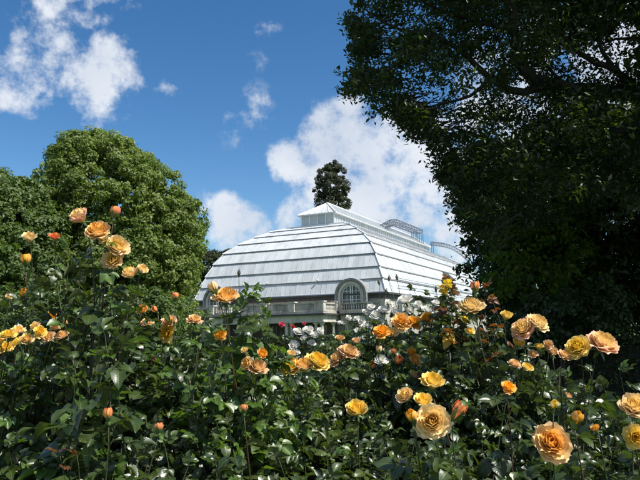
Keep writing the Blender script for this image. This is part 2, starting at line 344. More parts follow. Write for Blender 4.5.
def lobes_to_points(lobes, n_clump, leaves, clump_r, squash=.75, shell=(.72, 1.0)):
    """lobes: (centre, (rx,ry,rz)); billowing clumps over the lobes' outer shells"""
    w = np.array([l[1][0]*l[1][1] + l[1][1]*l[1][2] + l[1][0]*l[1][2] for l in lobes]); w /= w.sum()
    P_, O_ = [], []
    for (c, r), ww in zip(lobes, w):
        k = max(1, int(n_clump * ww)); c = np.array(c); r = np.array(r)
        d = RNG.normal(size=(k, 3)); d /= np.linalg.norm(d, axis=1)[:, None]
        rad = RNG.uniform(shell[0], shell[1], k)[:, None]
        cc = c + d * r * rad
        inside = np.zeros(k, bool)
        for (c2, r2) in lobes:
            if c2 is not c and not np.allclose(c2, c): inside |= ((((cc - np.array(c2)) / np.array(r2)) ** 2).sum(1) < .45)
        cc = cc[~inside]; d = d[~inside]; k = len(cc)
        cr = clump_r * RNG.uniform(.6, 1.35, k)
        q = RNG.normal(size=(k, leaves, 3)); q /= np.linalg.norm(q, axis=2)[:, :, None]
        rr = RNG.uniform(.35, 1, (k, leaves, 1)) ** .6
        off = q * rr * cr[:, None, None]; off[:, :, 2] *= squash
        P_.append((cc[:, None, :] + off).reshape(-1, 3)); O_.append((q * .9 + d[:, None, :] * .5).reshape(-1, 3))
    return np.concatenate(P_), np.concatenate(O_)

def relpts(p, o): return p - np.array(o.location)

# ================================================================== SETTING
g = MB(); n_ = 40
xs = [-900 + 45*i for i in range(41)]
for j in range(41):
    for i in range(41):
        x, y = xs[i], -300 + 45*j
        g.v.append((x, y, .25*math.sin(x*.013)*math.cos(y*.017) * (1 if abs(x) > 110 or y > 160 else 0)))
for j in range(40):
    for i in range(40): g.f.append((j*41+i, j*41+i+1, (j+1)*41+i+1, (j+1)*41+i))
g.smooth = True; g.build('ground', M['grass'], kind='structure')
b = MB(); rows, cols = 30, 36
for j in range(rows+1):
    for i in range(cols+1):
        x = -5.5 + 11*i/cols; y = .55 + 8.6*j/rows
        e = min(1, min(i, cols-i, j, rows-j)/2)
        b.v.append((x, y, e*(.06 + .035*math.sin(x*3.1+y)*math.sin(y*4.3) + random.uniform(-.012, .012)) + .006))
for j in range(rows):
    for i in range(cols): b.f.append((j*(cols+1)+i, j*(cols+1)+i+1, (j+1)*(cols+1)+i+1, (j+1)*(cols+1)+i))
b.smooth = True; b.build('flower_bed', M['soil'], kind='structure')
MB().add([(-60, 36.2, .006), (60, 36.2, .006), (60, 38.6, .006), (-60, 38.6, .006)], [(0, 1, 2, 3)]).build('path', M['gravel'], kind='structure')

# ================================================================== CONSERVATORY
ANG = R(26.0054)
house = empty('conservatory', (6.5814, 65, 0), -ANG)
tag(house, 'large white glasshouse with stepped curved glass roof above a stone terrace', 'conservatory')
W, LEN = 23.98, 58.0
RINGS = [(0.0, 5.36), (.5, 6.70), (1.0, 8.0), (1.64, 9.48), (2.48, 10.82), (3.74, 11.99), (5.14, 12.91), (6.57, 13.68), (8.09, 14.23)]
def ringpt(a, z): return [Vector((-a, a, z)), Vector((-a, LEN-a, z)), Vector((-W+a, LEN-a, z)), Vector((-W+a, a, z))]
def glazing(parent, A0, B0, A1, B1, nrm_, step=.62):
    """panes between lower edge A0-B0 and upper edge A1-B1, with bars; every pane has its own slight tilt"""
    me = MB(); bars = MB(); rnd = []
    Lg = (B0 - A0).length; k = max(1, round(Lg / step))
    for i in range(k):
        t0, t1 = i/k, (i+1)/k
        # clip panes so bars stay vertical: use distance along the lower edge
        a = A0.lerp(B0, t0); b_ = A0.lerp(B0, t1)
        e = (B0 - A0).normalized(); s0 = max(0, (A1 - A0).dot(e)); s1 = Lg - max(0, (B0 - B1).dot(e))
        dlow0, dlow1 = Lg*t0, Lg*t1
        up = (A1 - A0) - e * (A1 - A0).dot(e)
        def top(dl):
            if dl < s0: f = dl / s0 if s0 > 0 else 1
            elif dl > s1: f = (Lg - dl) / (Lg - s1) if Lg > s1 else 1
            else: f = 1
            return A0 + e*dl + up*f
        c_ = top(dlow1); d_ = top(dlow0); j = nrm_ * random.uniform(-.012, .012); j2 = nrm_ * random.uniform(-.012, .012)
        vs = [a + j, b_ + j, c_ + j2, d_ + j2]
        if (d_ - a).length < 1e-3: me.add(vs[:3], [(0, 1, 2)])
        elif (c_ - b_).length < 1e-3: me.add([vs[0], vs[1], vs[3]], [(0, 1, 2)])
        else: me.add(vs, [(0, 1, 2, 3)])
        rnd.append(random.random() ** .8)
        if (d_ - a).length > .1: bars.bar(a + nrm_*.01, d_ + nrm_*.01, .028, .025, nrm_)
    gme = me.mesh('glass_pane', M['glaze']); at_ = gme.attributes.new('rnd', 'FLOAT', 'FACE'); at_.data.foreach_set('value', rnd)
    link(bpy.data.objects.new('glass_pane', gme), parent, 'stuff')
    bars.build('glazing_bar', M['glaze'], parent, 'stuff')

for k in range(len(RINGS)-1):
    a0, z0 = RINGS[k]; a1, z1 = RINGS[k+1]
    lip = 0 if k == 0 else .08
    lo = ringpt(a0 - (.10 if k else 0), z0 + lip); hi = ringpt(a1, z1)
    # a board at the foot of each step: vertical fascia and its soffit back to the tier below
    fb = MB(); base = ringpt(a0 - (.10 if k else 0), z0 - .03); back = ringpt(a0 + .06, z0 - .03)
    hb = .06 if k == 1 else lip
    for q in range(4):
        q2 = (q+1) % 4
        if k:
            fb.add([base[q], base[q2], lo[q2], lo[q]], [(0, 1, 2, 3)]); fb.add([back[q], back[q2], base[q2], base[q]], [(0, 1, 2, 3)])
    tier = (fb if k else MB().box(-.1, 0, 0, .1, z0-.05, z0)).build('roof_tier', M['fascia'], house)
    for q in range(4):
        q2 = (q+1) % 4
        e = (lo[q2]-lo[q]).normalized(); n0 = e.cross(((hi[q]-lo[q]) - e*((hi[q]-lo[q]).dot(e))).normalized())
        mid = (lo[q] + lo[q2])/2 - Vector((-W/2, LEN/2, 0)); mid.z = 0
        if n0.dot(mid) < 0 : n0 = -n0
        if q in (0, 3) or True: glazing(tier, lo[q], lo[q2], hi[q], hi[q2], n0, .62 if q == 3 else .8)
    for q in range(4): MB().bar(lo[q] + Vector((0, 0, .03)), hi[q] + Vector((0, 0, .03)), .14, .10).build('hip_rail', M['barpaint'], tier)
# top deck between the last ring and the lantern
a, z = RINGS[-1]; t_ = ringpt(a - .1, z + .14)
MB().add([p for p in t_] + [p - Vector((0, 0, .2)) for p in t_], [(0, 1, 2, 3), (0, 4, 5, 1), (1, 5, 6, 2), (2, 6, 7, 3), (3, 7, 4, 0)]).build('roof_deck', M['barpaint'], house)
# pipe runs along the lowest tier (thin lines on the sunny side)
pr = MB()
for zz, aa in ((6.1, .12), (7.0, .42)):
    pr.bar((.0 - aa + .12, 4, zz), (-aa + .12, LEN-3, zz), .05)
pr.build('watering_pipe', M['steel'], house)
vb = MB()
vb.add([(-1.15, 27.5, 8.15), (-1.15, 30.5, 8.15), (-1.62, 30.5, 9.45), (-1.62, 27.5, 9.45), (-.35, 27.5, 8.25), (-.35, 30.5, 8.25)], [(4, 5, 2, 3), (4, 3, 0), (5, 1, 2)])
vb.build('dark_roof_wedge', M['lead'], house)  # small raised dark wedge on the side roof
for xx in (-7.9, -14.2, -17.3):
    lm = MB(); lm.lathe([(.02, 6.78), (.09, 6.84), (.12, 6.92), (.08, 7.0), (.02, 7.03)], xx, .3, 8); lm.bar((xx, .3, 6.9), (xx, .55, 6.85), .05); lm.smooth = True
    lm.build('roof_lamp', M['barpaint'], house)

# lantern on the ridge
LX0, LX1, LY0, LY1, LZ0, LZE, LZA = -13.75, -9.35, 8.1, 47.8, 14.2, 15.7, 17.55
LC = (LX0+LX1)/2
lant = MB().box(LX0-.12, LX1+.12, LY0-.12, LY1+.12, LZ0-.3, LZ0+.12).build('lantern', M['barpaint'], house)
lw = MB(); lp = MB(); rl = []
def wallpane(p, q, n):
    global lp
    for i in range(n):
        a_ = Vector(p).lerp(Vector(q), i/n); b_ = Vector(p).lerp(Vector(q), (i+1)/n)
        lp.add([a_, b_, b_ + Vector((0, 0, LZE-LZ0-.12)), a_ + Vector((0, 0, LZE-LZ0-.12))], [(0, 1, 2, 3)]); rl.append(random.random())
z_ = LZ0 + .12
wallpane((LX0, LY0, z_), (LX1, LY0, z_), 4); wallpane((LX1, LY0, z_), (LX1, LY1, z_), 48); wallpane((LX1, LY1, z_), (LX0, LY1, z_), 4); wallpane((LX0, LY1, z_), (LX0, LY0, z_), 48)
lme = lp.mesh('lantern_pane', M['glass_lantern']); at_ = lme.attributes.new('rnd', 'FLOAT', 'FACE'); at_.data.foreach_set('value', rl)
link(bpy.data.objects.new('lantern_pane', lme), lant, 'stuff')
for i in range(5):
    x = LX0 + (LX1-LX0)*i/4; lw.box(x-.07, x+.07, LY0-.06, LY0+.04, z_, LZE); lw.box(x-.07, x+.07, LY1-.04, LY1+.06, z_, LZE)
for i in range(49):
    y = LY0 + (LY1-LY0)*i/48
    for x in (LX0, LX1): lw.box(x-.06, x+.06, y-.05, y+.05, z_+.003, LZE-.003)
lw.build('lantern_post', M['barpaint'], lant, 'stuff')
ov = .38
E_ = [Vector((LX0-ov, LY0-ov, LZE)), Vector((LX1+ov, LY0-ov, LZE)), Vector((LX1+ov, LY1+ov, LZE)), Vector((LX0-ov, LY1+ov, LZE))]
A1_, A2_ = Vector((LC, LY0+2.9, LZA)), Vector((LC, LY1-2.9, LZA))
rf = MB().add(E_ + [A1_, A2_] + [e - Vector((0, 0, .12)) for e in E_], [(0, 1, 4), (1, 2, 5, 4), (2, 3, 5), (3, 0, 4, 5), (0, 6, 7, 1), (1, 7, 8, 2), (2, 8, 9, 3), (3, 9, 6, 0), (9, 8, 7, 6)]).build('lantern_roof', M['glaze'], lant)
rb = MB(); U_ = Vector((0, 0, .04))
for p, q in ((E_[0], A1_), (E_[1], A1_), (E_[2], A2_), (E_[3], A2_), (A1_, A2_)): rb.bar(p+U_, q+U_, .16, .14)
for i in range(1, 6):
    p = E_[0].lerp(E_[1], i/6); rb.bar(p+U_, A1_.lerp(p, .25)+U_, .07, .08)
for i in range(1, 54):
    y = LY0 + (LY1-LY0)*i/54
    f = min(1, (y-E_[0].y)/2.9*1, (E_[2].y-y)/2.9)
    p = Vector((LX1+ov, y, LZE)); rb.bar(p+U_, p.lerp(Vector((LC, y, LZA)), min(1, f)*.98)+U_, .06, .07)
rb.build('lantern_rib', M['barpaint'], lant, 'stuff')

# maintenance gantries riding on the roof
def truss(mb, pts0, pts1, w=.10):
    """box truss: two chords pairs pts0 (upper) / pts1 (lower), each a polyline, doubled 1.1 m apart"""
    for dx in (0, -1.1):
        off = Vector((dx, 0, 0))
        for pl in (pts0, pts1):
            for p, q in zip(pl[:-1], pl[1:]): mb.bar(p+off, q+off, w)
        for i in range(len(pts0)):
            mb.bar(pts0[i]+off, pts1[i]+off, w*.7)
            if i+1 < len(pts0): mb.bar(pts1[i]+off, pts0[i+1]+off, w*.7)
    for p in pts0 + pts1: mb.bar(p, p + Vector((-1.1, 0, 0)), w*.8)
gt = empty('maintenance_gantry', house.matrix_basis @ Vector((-9.2, 28, 0)), -ANG)
tag(gt, 'grey steel truss gantry standing over the ridge of the glass roof', 'gantry', 'steel gantries on the glasshouse roof')
def lp_(y0, z0, y1, z1, n): return [Vector((0, y0 + (y1-y0)*i/n - 28, z0 + (z1-z0)*i/n)) for i in range(n+1)]
t0 = lp_(26.4, 16.75, 30.6, 18.15, 4) + lp_(30.6, 18.15, 44.2, 18.3, 9)[1:]
t1 = lp_(27.0, 16.35, 31.2, 17.45, 4) + lp_(31.2, 17.45, 43.4, 17.6, 9)[1:]
gm = MB(); truss(gm, t0, t1); gm.build('truss', M['steel'], gt)
for yy, zt in ((16.2, 18.3), (-1.2, 16.6), (14.2, 17.55)):
    lg = MB()
    for dx in (0, -1.1):
        lg.bar((dx, yy, 15.6), (dx, yy, zt), .08); lg.bar((dx, yy-.9, 15.62), (dx, yy-.9, zt), .06)
        for i in range(5): lg.bar((dx, yy-.9, 15.8+i*.4), (dx, yy, 15.95+i*.4), .045)
    lg.build('leg', M['steel'], gt)
g2 = empty('maintenance_gantry', house.matrix_basis @ Vector((-7.6, 46, 0)), -ANG)
tag(g2, 'curved grey truss ladder bending down over the far glass roof', 'gantry', 'steel gantries on the glasshouse roof')
u0, u1 = [], []
for i in range(15):
    t = i/14; x = -.4 + 6.6*t; z = 16.2 - .6*t - 4.3*t*t*t; y = -1.5 + 4.5*t
    u0.append(Vector((x, y, z))); u1.append(Vector((x-.15, y, z-.55)))
gm = MB()
for off in (Vector((0, 0, 0)), Vector((0, 1.0, 0))):
    for pl in (u0, u1):
        for p, q in zip(pl[:-1], pl[1:]): gm.bar(p+off, q+off, .08)
    for i in range(15):
        gm.bar(u0[i]+off, u1[i]+off, .055)
        if i < 14: gm.bar(u1[i]+off, u0[i+1]+off, .055)
for p in u0+u1: gm.bar(p, p+Vector((0, 1, 0)), .06)
gm.build('truss', M['steel'], g2)
lg = MB(); lg.bar((-.3, -1.4, 14.2), (-.3, -1.4, 16.1), .08); lg.bar((-.3, -.4, 14.2), (-.3, -.4, 16.1), .08)
lg.build('leg', M['steel'], g2)

# stone storey: wall, gutter, terrace, portico
MB().box(-W+.02, -.02, .02, LEN-.02, 0, 5.05).build('stone_wall', M['stone'], house)
MB().box(-W-.45, .45, -.45, LEN+.45, 5.05, 5.24).build('gutter', M['lead'], house)
MB().box(-W-.2, .2, -.2, LEN+.2, 4.70, 5.047).build('cornice_shade_band', M['lead'], house)  # dark tone stands for shade on the recessed wall under the gutter
MB().box(-W-.1, .1, -.1, LEN+.1, 5.243, 5.355).build('eaves_board', M['barpaint'], house)
for y in range(4, 56, 4):
    MB().box(-.015, .10, y-.55, y+.55, 2.2, 4.3).build('side_window', M['glass_dark'], house)

PX0, PX1, PY = -18.8, -5.2, -4.0
deck = MB().box(PX0-.05, PX1+.05, PY-.05, .015, 3.22, 3.45).build('terrace', M['stone'], house)
MB().box(PX0-.35, PX1+.35, PY-.35, .012, 3.05, 3.217).build('terrace_cornice', M['lead'], deck)
MB().box(PX0-.02, PX1+.02, PY-.02, .009, 2.45, 3.047).build('frieze', M['stone_pale'], deck)
MB().box(PX0-.12, PX1+.12, PY-.12, .006, 2.36, 2.447).build('architrave', M['stone_pale'], deck)
for sx0, sx1 in ((PX1+.40, .15), (-W-.15, PX0-.40)):
    MB().box(sx0, sx1, -.95, .018, 3.22, 3.45).build('balcony', M['stone'], deck)
    MB().box(sx0, sx1, -1.1, .016, 3.05, 3.217).build('balcony_cornice', M['lead'], deck)
    MB().box(sx0+.05, sx1-.05, -.8, .014, 2.45, 3.047).build('balcony_frieze', M['stone'], deck)

BAL = [(.05, 0), (.075, .03), (.045, .1), (.095, .22), (.085, .3), (.045, .46), (.06, .5), (.05, .56)]
def balustrade(parent, p, q, posts=(), solid=()):
    """stone balustrade from p to q: plinth, rail, turned balusters, pedestals at the given fractions"""
    p = Vector(p); q = Vector(q); d = (q-p); Lg = d.length; d.normalize(); z = p.z
    par = MB().bar(p + Vector((0, 0, .08)), q + Vector((0, 0, .08)), .26, .155).build('balustrade', M['stone'], parent)
    MB().bar(p + Vector((0, 0, .80)), q + Vector((0, 0, .80)), .30, .15).build('rail', M['stone'], par)
    bl = MB(); bl.smooth = True; k = int(Lg/.27)
    for i in range(k):
        t = (i+.5)*Lg/k; c = p + d*t
        if any(abs(t/Lg - f)*Lg < .38 for f in posts): continue
        if any(a <= t/Lg <= b for a, b in solid): continue
        bl.lathe([(r, z + .158 + h) for r, h in BAL], c.x, c.y, 7)
    bl.build('baluster', M['stone_pale'], par, 'stuff')
    for a, b in solid:
        MB().bar(p + d*(a*Lg) + Vector((0, 0, .44)), p + d*(b*Lg) + Vector((0, 0, .44)), .16, .56).build('panel', M['stone'], par)
    for f in posts:
        c = p + d*(f*Lg)
        m = MB(); m.box(c.x-.30, c.x+.30, c.y-.30, c.y+.30, z, z+.9); m.box(c.x-.37, c.x+.37, c.y-.37, c.y+.37, z+.9, z+1.02); m.box(c.x-.22, c.x+.22, c.y-.315, c.y+.315, z+.25, z+.75); m.box(c.x-.315, c.x+.315, c.y-.22, c.y+.22, z+.255, z+.745)
        m.build('pedestal', M['stone_pale'], par)
balustrade(deck, (PX0+.2, PY+.2, 3.453), (PX1-.2, PY+.2, 3.453), (0, .25, .5, .75, 1), ((.30, .42), (.58, .70), (.80, .93)))
balustrade(deck, (PX1-.2, PY+.55, 3.453), (PX1-.2, -.65, 3.453), (1,))
balustrade(deck, (PX0+.2, PY+.55, 3.453), (PX0+.2, -.65, 3.453), (1,))
balustrade(deck, (PX1+.45, -.75, 3.453), (-.1, -.75, 3.453), (1,))
balustrade(deck, (-W+.1, -.75, 3.453), (PX0-.45, -.75, 3.453), (0,))
# dark loggia under the terrace with piers, columns and arches
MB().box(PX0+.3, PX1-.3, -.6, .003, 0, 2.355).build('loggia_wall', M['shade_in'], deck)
def column(x, y, h=2.36):
    m = MB(); m.smooth = False
    m.box(x-.24, x+.24, y-.24, y+.24, 0, .22)
    m.lathe([(.21, .22), (.2, .3), (.17, .34), (.165, 1.2), (.145, h-.30), (.17, h-.27), (.2, h-.16)], x, y, 14)
    m.box(x-.23, x+.23, y-.23, y+.23, h-.16, h-.003)
    m.build('column', M['stone_pale'], deck)
for x in (PX1-.3, PX1-.95, PX0+.3, PX0+.95, -8.9, -9.5, -14.4, -15.0, -11.9): column(x, PY+.3)
for x in (PX1-.3, PX0+.3): column(x, -1.0)
for x in (-1.0, -4.2, -W+1.0, -W+4.2): column(x, -.55, 2.45)
for xx in (-7.2, -10.7, -13.2, -16.7):
    m = MB(); m.box(xx-.8, xx+.8, -.68, -.603, .5, 2.1); m.build('doorway', M['glass_dark'], deck)
for xx in (-2.6, -W+2.6):
    m = MB(); m.box(xx-.9, xx+.9, -.06, .016, .4, 2.3); m.build('doorway', M['glass_dark'], deck)

# arched window dormers at both ends of the front
def arch_dormer(cx):
    zc, ro, ri, yf = 5.05, 1.78, 1.12, -.62
    def ring(r, y, n=18, base=4.0): return [Vector((cx - r, y, base))] + [Vector((cx - r*math.cos(math.pi*i/n), y, zc + r*math.sin(math.pi*i/n))) for i in range(n+1)] + [Vector((cx + r, y, base))]
    def strip(m, A, B):
        for i in range(len(A)-1): m.add([A[i], A[i+1], B[i+1], B[i]], [(0, 1, 2, 3)])
    m = MB(); strip(m, ring(ro-.18, yf), ring(ri, yf)); strip(m, ring(ri, yf), ring(ri, yf+.35)); strip(m, ring(ro-.18, yf), ring(ro-.18, yf-.001))
    d = m.build('arched_window', M['stone'], house)
    h = MB(); strip(h, ring(ro, yf-.18), ring(ro-.20, yf-.18)); strip(h, ring(ro, yf-.18), ring(ro, 1.4)); strip(h, ring(ro-.20, yf-.18), ring(ro-.20, yf-.002)); h.build('hood', M['fascia'], d)
    h = MB(); strip(h, ring(ri+.28, yf-.07), ring(ri+.05, yf-.07)); strip(h, ring(ri+.28, yf-.07), ring(ri+.28, yf-.004)); strip(h, ring(ri+.05, yf-.07), ring(ri+.05, yf+.2)); h.build('archivolt', M['stone_pale'], d)
    gl = ring(ri, yf+.30, base=3.5); MB().add(gl, [tuple(range(len(gl)-1, -1, -1))]).build('pane', M['glass_dark'], d)
    fr = MB(); y = yf+.22
    A = ring(ri-.06, y, base=3.5)
    for p, q in zip(A[:-1], A[1:]): fr.bar(p, q, .13, .13, (0, 1, 0))
    for x, zt in ((-.11, 1.08), (.11, 1.08)): fr.box(cx+x-.065, cx+x+.065, y-.03, y+.03, 3.5, zc+ri*.95)
    for x in (-.52, .52): fr.box(cx+x-.03, cx+x+.03, y-.025, y+.025, 3.5, zc+ri*.82)
    for z in (4.1, 4.6, zc, 5.5): fr.box(cx-ri*.93, cx+ri*.93, y-.02, y+.02, z-.03, z+.03) if z < 5.3 else fr.box(cx-ri*.8, cx+ri*.8, y-.02, y+.02, z-.03, z+.03)
    fr.build('window_frame', M['barpaint'], d)
    MB().box(cx-ro+.05, cx-ri, yf+.004, .0, 3.45, 4.8).build('jamb', M['stone'], d); MB().box(cx+ri, cx+ro-.05, yf+.004, .0, 3.45, 4.8).build('jamb', M['stone'], d)
arch_dormer(-3.62); arch_dormer(-W+3.62)

# ================================================================== TREES AND HEDGES
def px_lobes(lst, Y0):
    """(px x, px y, px radius x, px radius z, depth offset, depth radius m)"""
    out = []
    for (x, y, rx, rz, dy, ry) in lst:
        c = at(x, y, Y0 + dy); s = (Y0 + dy) / 648
        out.append((np.array(c), (rx*s, ry, rz*s)))
    return out
def tree(name, base, lobes, label, cat='tree', group=None, leaf='linden', bark='bark', n_clump=400, leaves=150, cr=.5, size=.2, trunk_r=.4, shell=(.72, 1.), up=.5, squash=.75, aspect=.6, limbs=6, out_w=1, inner=False):
    t = empty(name, base)
    p, o = lobes_to_points(lobes, n_clump, leaves, cr, squash, shell)
    keep = p[:, 2] > .15; p = p[keep]; o = o[keep]
    foliage('crown', relpts(p, t), size, M[leaf], t, o*out_w, up, aspect)
    if inner:
        p2, o2 = lobes_to_points(lobes, n_clump//2, 60, cr*1.3, squash, (.35, .86)); foliage('inner_crown', relpts(p2[p2[:, 2] > .15], t), size*1.5, M[leaf], t, None, up, .8)
    cz = np.mean([l[0] for l in lobes], 0); top = Vector(cz) - t.location
    m = MB(); m.smooth = True
    pts = [Vector((0, 0, -.1)), Vector((.1, .05, top.z*.2)), Vector((top.x*.3, top.y*.3, top.z*.5)), top]
    m.tube(pts, [trunk_r*1.25, trunk_r, trunk_r*.8, trunk_r*.35], 10); m.build('trunk', M[bark], t)
    for i in range(limbs):
        l = lobes[i % len(lobes)]; tgt = Vector(l[0]) + Vector((random.uniform(-1, 1)*l[1][0], random.uniform(-1, 1)*l[1][1], random.uniform(-.4, .8)*l[1][2]))*.6 - t.location
        st = pts[2].lerp(top, random.uniform(0, .6)); m = MB(); m.smooth = True
        md = st.lerp(tgt, .5) + Vector((0, 0, .08*(tgt-st).length))
        m.tube([st, md, tgt], [trunk_r*.4, trunk_r*.25, trunk_r*.07], 7); m.build('limb', M[bark], t)
    return tag(t, label, cat, group)

# big rounded linden
LIN = px_lobes([(100, 205, 60, 72, 0, 5.0), (135, 215, 58, 60, -.5, 4.6), (156, 250, 47, 52, -1, 4.4), (70, 255, 34, 55, -1, 3.8), (120, 275, 66, 50, -2, 4.2), (90, 165, 38, 33, 0, 3.2), (172, 222, 34, 34, 0, 3.0), (168, 275, 30, 32, -1.5, 3), (60, 215, 22, 40, 0, 2.4), (130, 178, 34, 28, .3, 3), (115, 230, 70, 70, 0, 4.4), (100, 300, 80, 34, -1, 3.6), (152, 300, 38, 34, -1, 3), (108, 158, 34, 24, 0, 3), (186, 240, 17, 22, 0, 2)], 40)
tree('linden_tree', (at(118, 331, 40).x, 40, 0), LIN, 'big rounded light green tree left of the glasshouse', leaf='linden', n_clump=2300, leaves=85, cr=.46, size=.20, trunk_r=.5, shell=(.84, 1.0), up=.35, inner=True)
LL = px_lobes([(6, 225, 38, 52, 0, 4), (-20, 210, 40, 50, 0, 4), (18, 275, 40, 50, -1, 4), (-30, 270, 50, 50, 0, 4), (28, 205, 20, 26, 0, 2), (40, 250, 24, 50, 0, 2.5), (14, 300, 60, 30, -1, 3)], 34)
tree('broadleaf_tree', (at(-5, 331, 34).x, 34, 0), LL, 'darker green tree cut by the left edge, beside the big rounded one', leaf='linden2', n_clump=1200, leaves=85, cr=.42, size=.19, trunk_r=.4, shell=(.84, 1.0), up=.35, inner=True)
CD = px_lobes([(214, 268, 22, 16, 0, 3), (224, 262, 16, 14, 0, 3), (204, 262, 16, 12, 2, 3), (215, 290, 22, 30, 0, 3), (232, 275, 14, 22, 3, 3)], 98)
tree('distant_pine', (at(215, 331, 98).x, 98, 0), CD, 'small dark pine behind the left corner of the glasshouse roof', leaf='conifer', n_clump=300, leaves=60, cr=.7, size=.4, trunk_r=.35, up=.3, limbs=3)
RW = px_lobes([(331, 166, 8, 8, 0, 1.6), (325, 178, 11, 11, 0, 2), (338, 174, 9, 10, .5, 1.8), (322, 190, 9, 10, 0, 2), (341, 188, 10, 10, 0, 2), (331, 186, 12, 14, -.5, 2.4), (333, 203, 15, 14, 0, 2.6), (343, 203, 9, 9, 0, 2), (321, 206, 9, 12, 0, 2), (332, 225, 18, 18, 0, 3), (332, 250, 21, 24, 0, 3.4), (332, 280, 24, 28, 0, 3.6)], 118)
tree('giant_sequoia', (at(332, 331, 118).x, 118, 0), RW, 'tall dark conifer rising behind the roof lantern', leaf='conifer', bark='bark', n_clump=800, leaves=110, cr=.6, size=.26, trunk_r=.7, shell=(.55, .95), up=.2, limbs=8, squash=.8)

# shrubs in front of the linden, left
for i, (x, y, rx, rz, Y, lf, lab, nm) in enumerate([
        (20, 318, 44, 30, 22, 'linden2', 'dark bushy shrub at the far left under the trees', 'shrub'),
        (92, 322, 40, 28, 24, 'shrub', 'bright green shrub below the big rounded tree, behind the tallest roses', 'shrub'),
        (150, 316, 34, 28, 27, 'linden2', 'mid green shrub between the linden and the terrace, left one', 'shrub'),
        (176, 322, 20, 28, 30, 'linden', 'light green shrub against the left end of the stone terrace', 'shrub')]):
    lo_ = px_lobes([(x, y, rx, rz, 0, rx*Y/648), (x-rx*.5, y+8, rx*.6, rz*.8, -.5, rx*Y/900), (x+rx*.5, y+6, rx*.6, rz*.8, .3, rx*Y/900)], Y)
    tree(nm, (at(x, 331, Y).x, Y, 0), lo_, lab, 'shrub', 'shrubs under the trees', leaf=lf, n_clump=190, leaves=80, cr=.34, size=.15, trunk_r=.1, limbs=3, shell=(.6, 1))

# overhanging tree: limbs drawn first, leaf sprays around them
OB = Vector((9.6, 11.5, 0))
ov_t = empty('overhanging_tree', OB)
tag(ov_t, 'great dark tree whose leafy boughs hang into the upper right of the sky', 'tree')
def path(name, pts, r0, r1, par=ov_t, mat='bark_grey', n=8):
    P0 = [Vector(p) for p in pts]; S = []
    for i in range(len(P0)-1):
        a = P0[max(i-1, 0)]; b_ = P0[i]; c_ = P0[i+1]; d_ = P0[min(i+2, len(P0)-1)]
        for k in range(6):
            t = k/6; S.append(.5*((2*b_) + (c_-a)*t + (2*a-5*b_+4*c_-d_)*t*t + (3*b_-a-3*c_+d_)*t**3))
    S.append(P0[-1]); k = len(S)
    S = [s + Vector((random.uniform(-1, 1), random.uniform(-1, 1), random.uniform(-1, 1)))*r1*.6 for s in S]
    m = MB(); m.smooth = True; m.tube([s - par.location for s in S], [r0 + (r1-r0)*(i/(k-1))**.8 for i in range(k)], n); m.build(name, M[mat], par); return S
path('trunk', [OB, OB+Vector((0, 0, 2)), OB+Vector((-.2, -.1, 4)), OB+Vector((-.3, -.3, 6.5)), OB+Vector((-.6, -.4, 9.5))], .55, .22, n=14)
tr3 = OB+Vector((-.2, -.1, 4.2))
def pp(l): return [at(*q) for q in l]
limbs = [([OB+Vector((-.2, -.1, 3.6))] + pp([(760, 118, 10.8), (690, 100, 10.3), (640, 93, 10), (590, 92, 9.8), (545, 84, 9.6), (522, 66, 9.5), (514, 40, 9.3), (512, 10, 9.2), (500, -40, 9)]), .20, .05),
         (pp([(545, 84, 9.6), (520, 92, 9.4), (490, 78, 9.2), (460, 50, 9), (430, 35, 8.9), (395, 28, 8.8), (366, 10, 8.7)]), .075, .012),
         ([OB+Vector((-.2, -.1, 3.2))] + pp([(740, 130, 10.6), (680, 122, 10.4), (640, 126, 10.3), (606, 136, 10.2), (585, 151, 10.1), (550, 153, 10), (512, 148, 9.8), (485, 138, 9.7), (455, 128, 9.6)]), .14, .02),
         (pp([(606, 136, 10.2), (590, 128, 10), (560, 138, 9.9), (530, 143, 9.8), (500, 152, 9.7), (470, 166, 9.6)]), .07, .015),
         (pp([(640, 93, 10), (615, 70, 9.8), (590, 60, 9.7), (565, 40, 9.6), (548, 12, 9.5), (540, -30, 9.4)]), .07, .02),
         (pp([(615, 70, 9.8), (600, 45, 9.6), (610, 20, 9.5), (625, -10, 9.5)]), .045, .015),
         (pp([(690, 100, 10.3), (668, 60, 10), (650, 44, 9.9), (625, 38, 9.8), (600, 44, 9.7)]), .06, .015),
         (pp([(512, 30, 9.3), (480, 22, 9), (445, 12, 8.8), (410, -5, 8.7)]), .05, .012),
         (pp([(430, 35, 8.9), (410, 55, 8.8), (385, 72, 8.8), (362, 84, 8.8)]), .03, .008),
         (pp([(490, 78, 9.2), (470, 96, 9.2), (440, 104, 9.2), (412, 112, 9.2)]), .035, .008),
         (pp([(515, 50, 9.4), (540, 60, 9.6), (560, 80, 9.8), (575, 88, 9.8)]), .03, .02),
         ([OB+Vector((-.4, -.3, 7))] + pp([(760, -60, 10.5), (660, -90, 10), (560, -110, 9.6), (470, -90, 9.2), (400, -60, 9)]), .2, .04),
         ([OB+Vector((-.3, -.3, 6))] + [OB+Vector((-1.8, -2, 8)), OB+Vector((-3, -3.5, 9.4))], .2, .04),
         ([OB+Vector((-.2, -.3, 5.5))] + [OB+Vector((1.8, -2, 7.5)), OB+Vector((3, -3.5, 9))], .2, .04)]
tips = []
for pts, r0, r1 in limbs: S = path('limb', pts, r0, r1); tips.append(S)
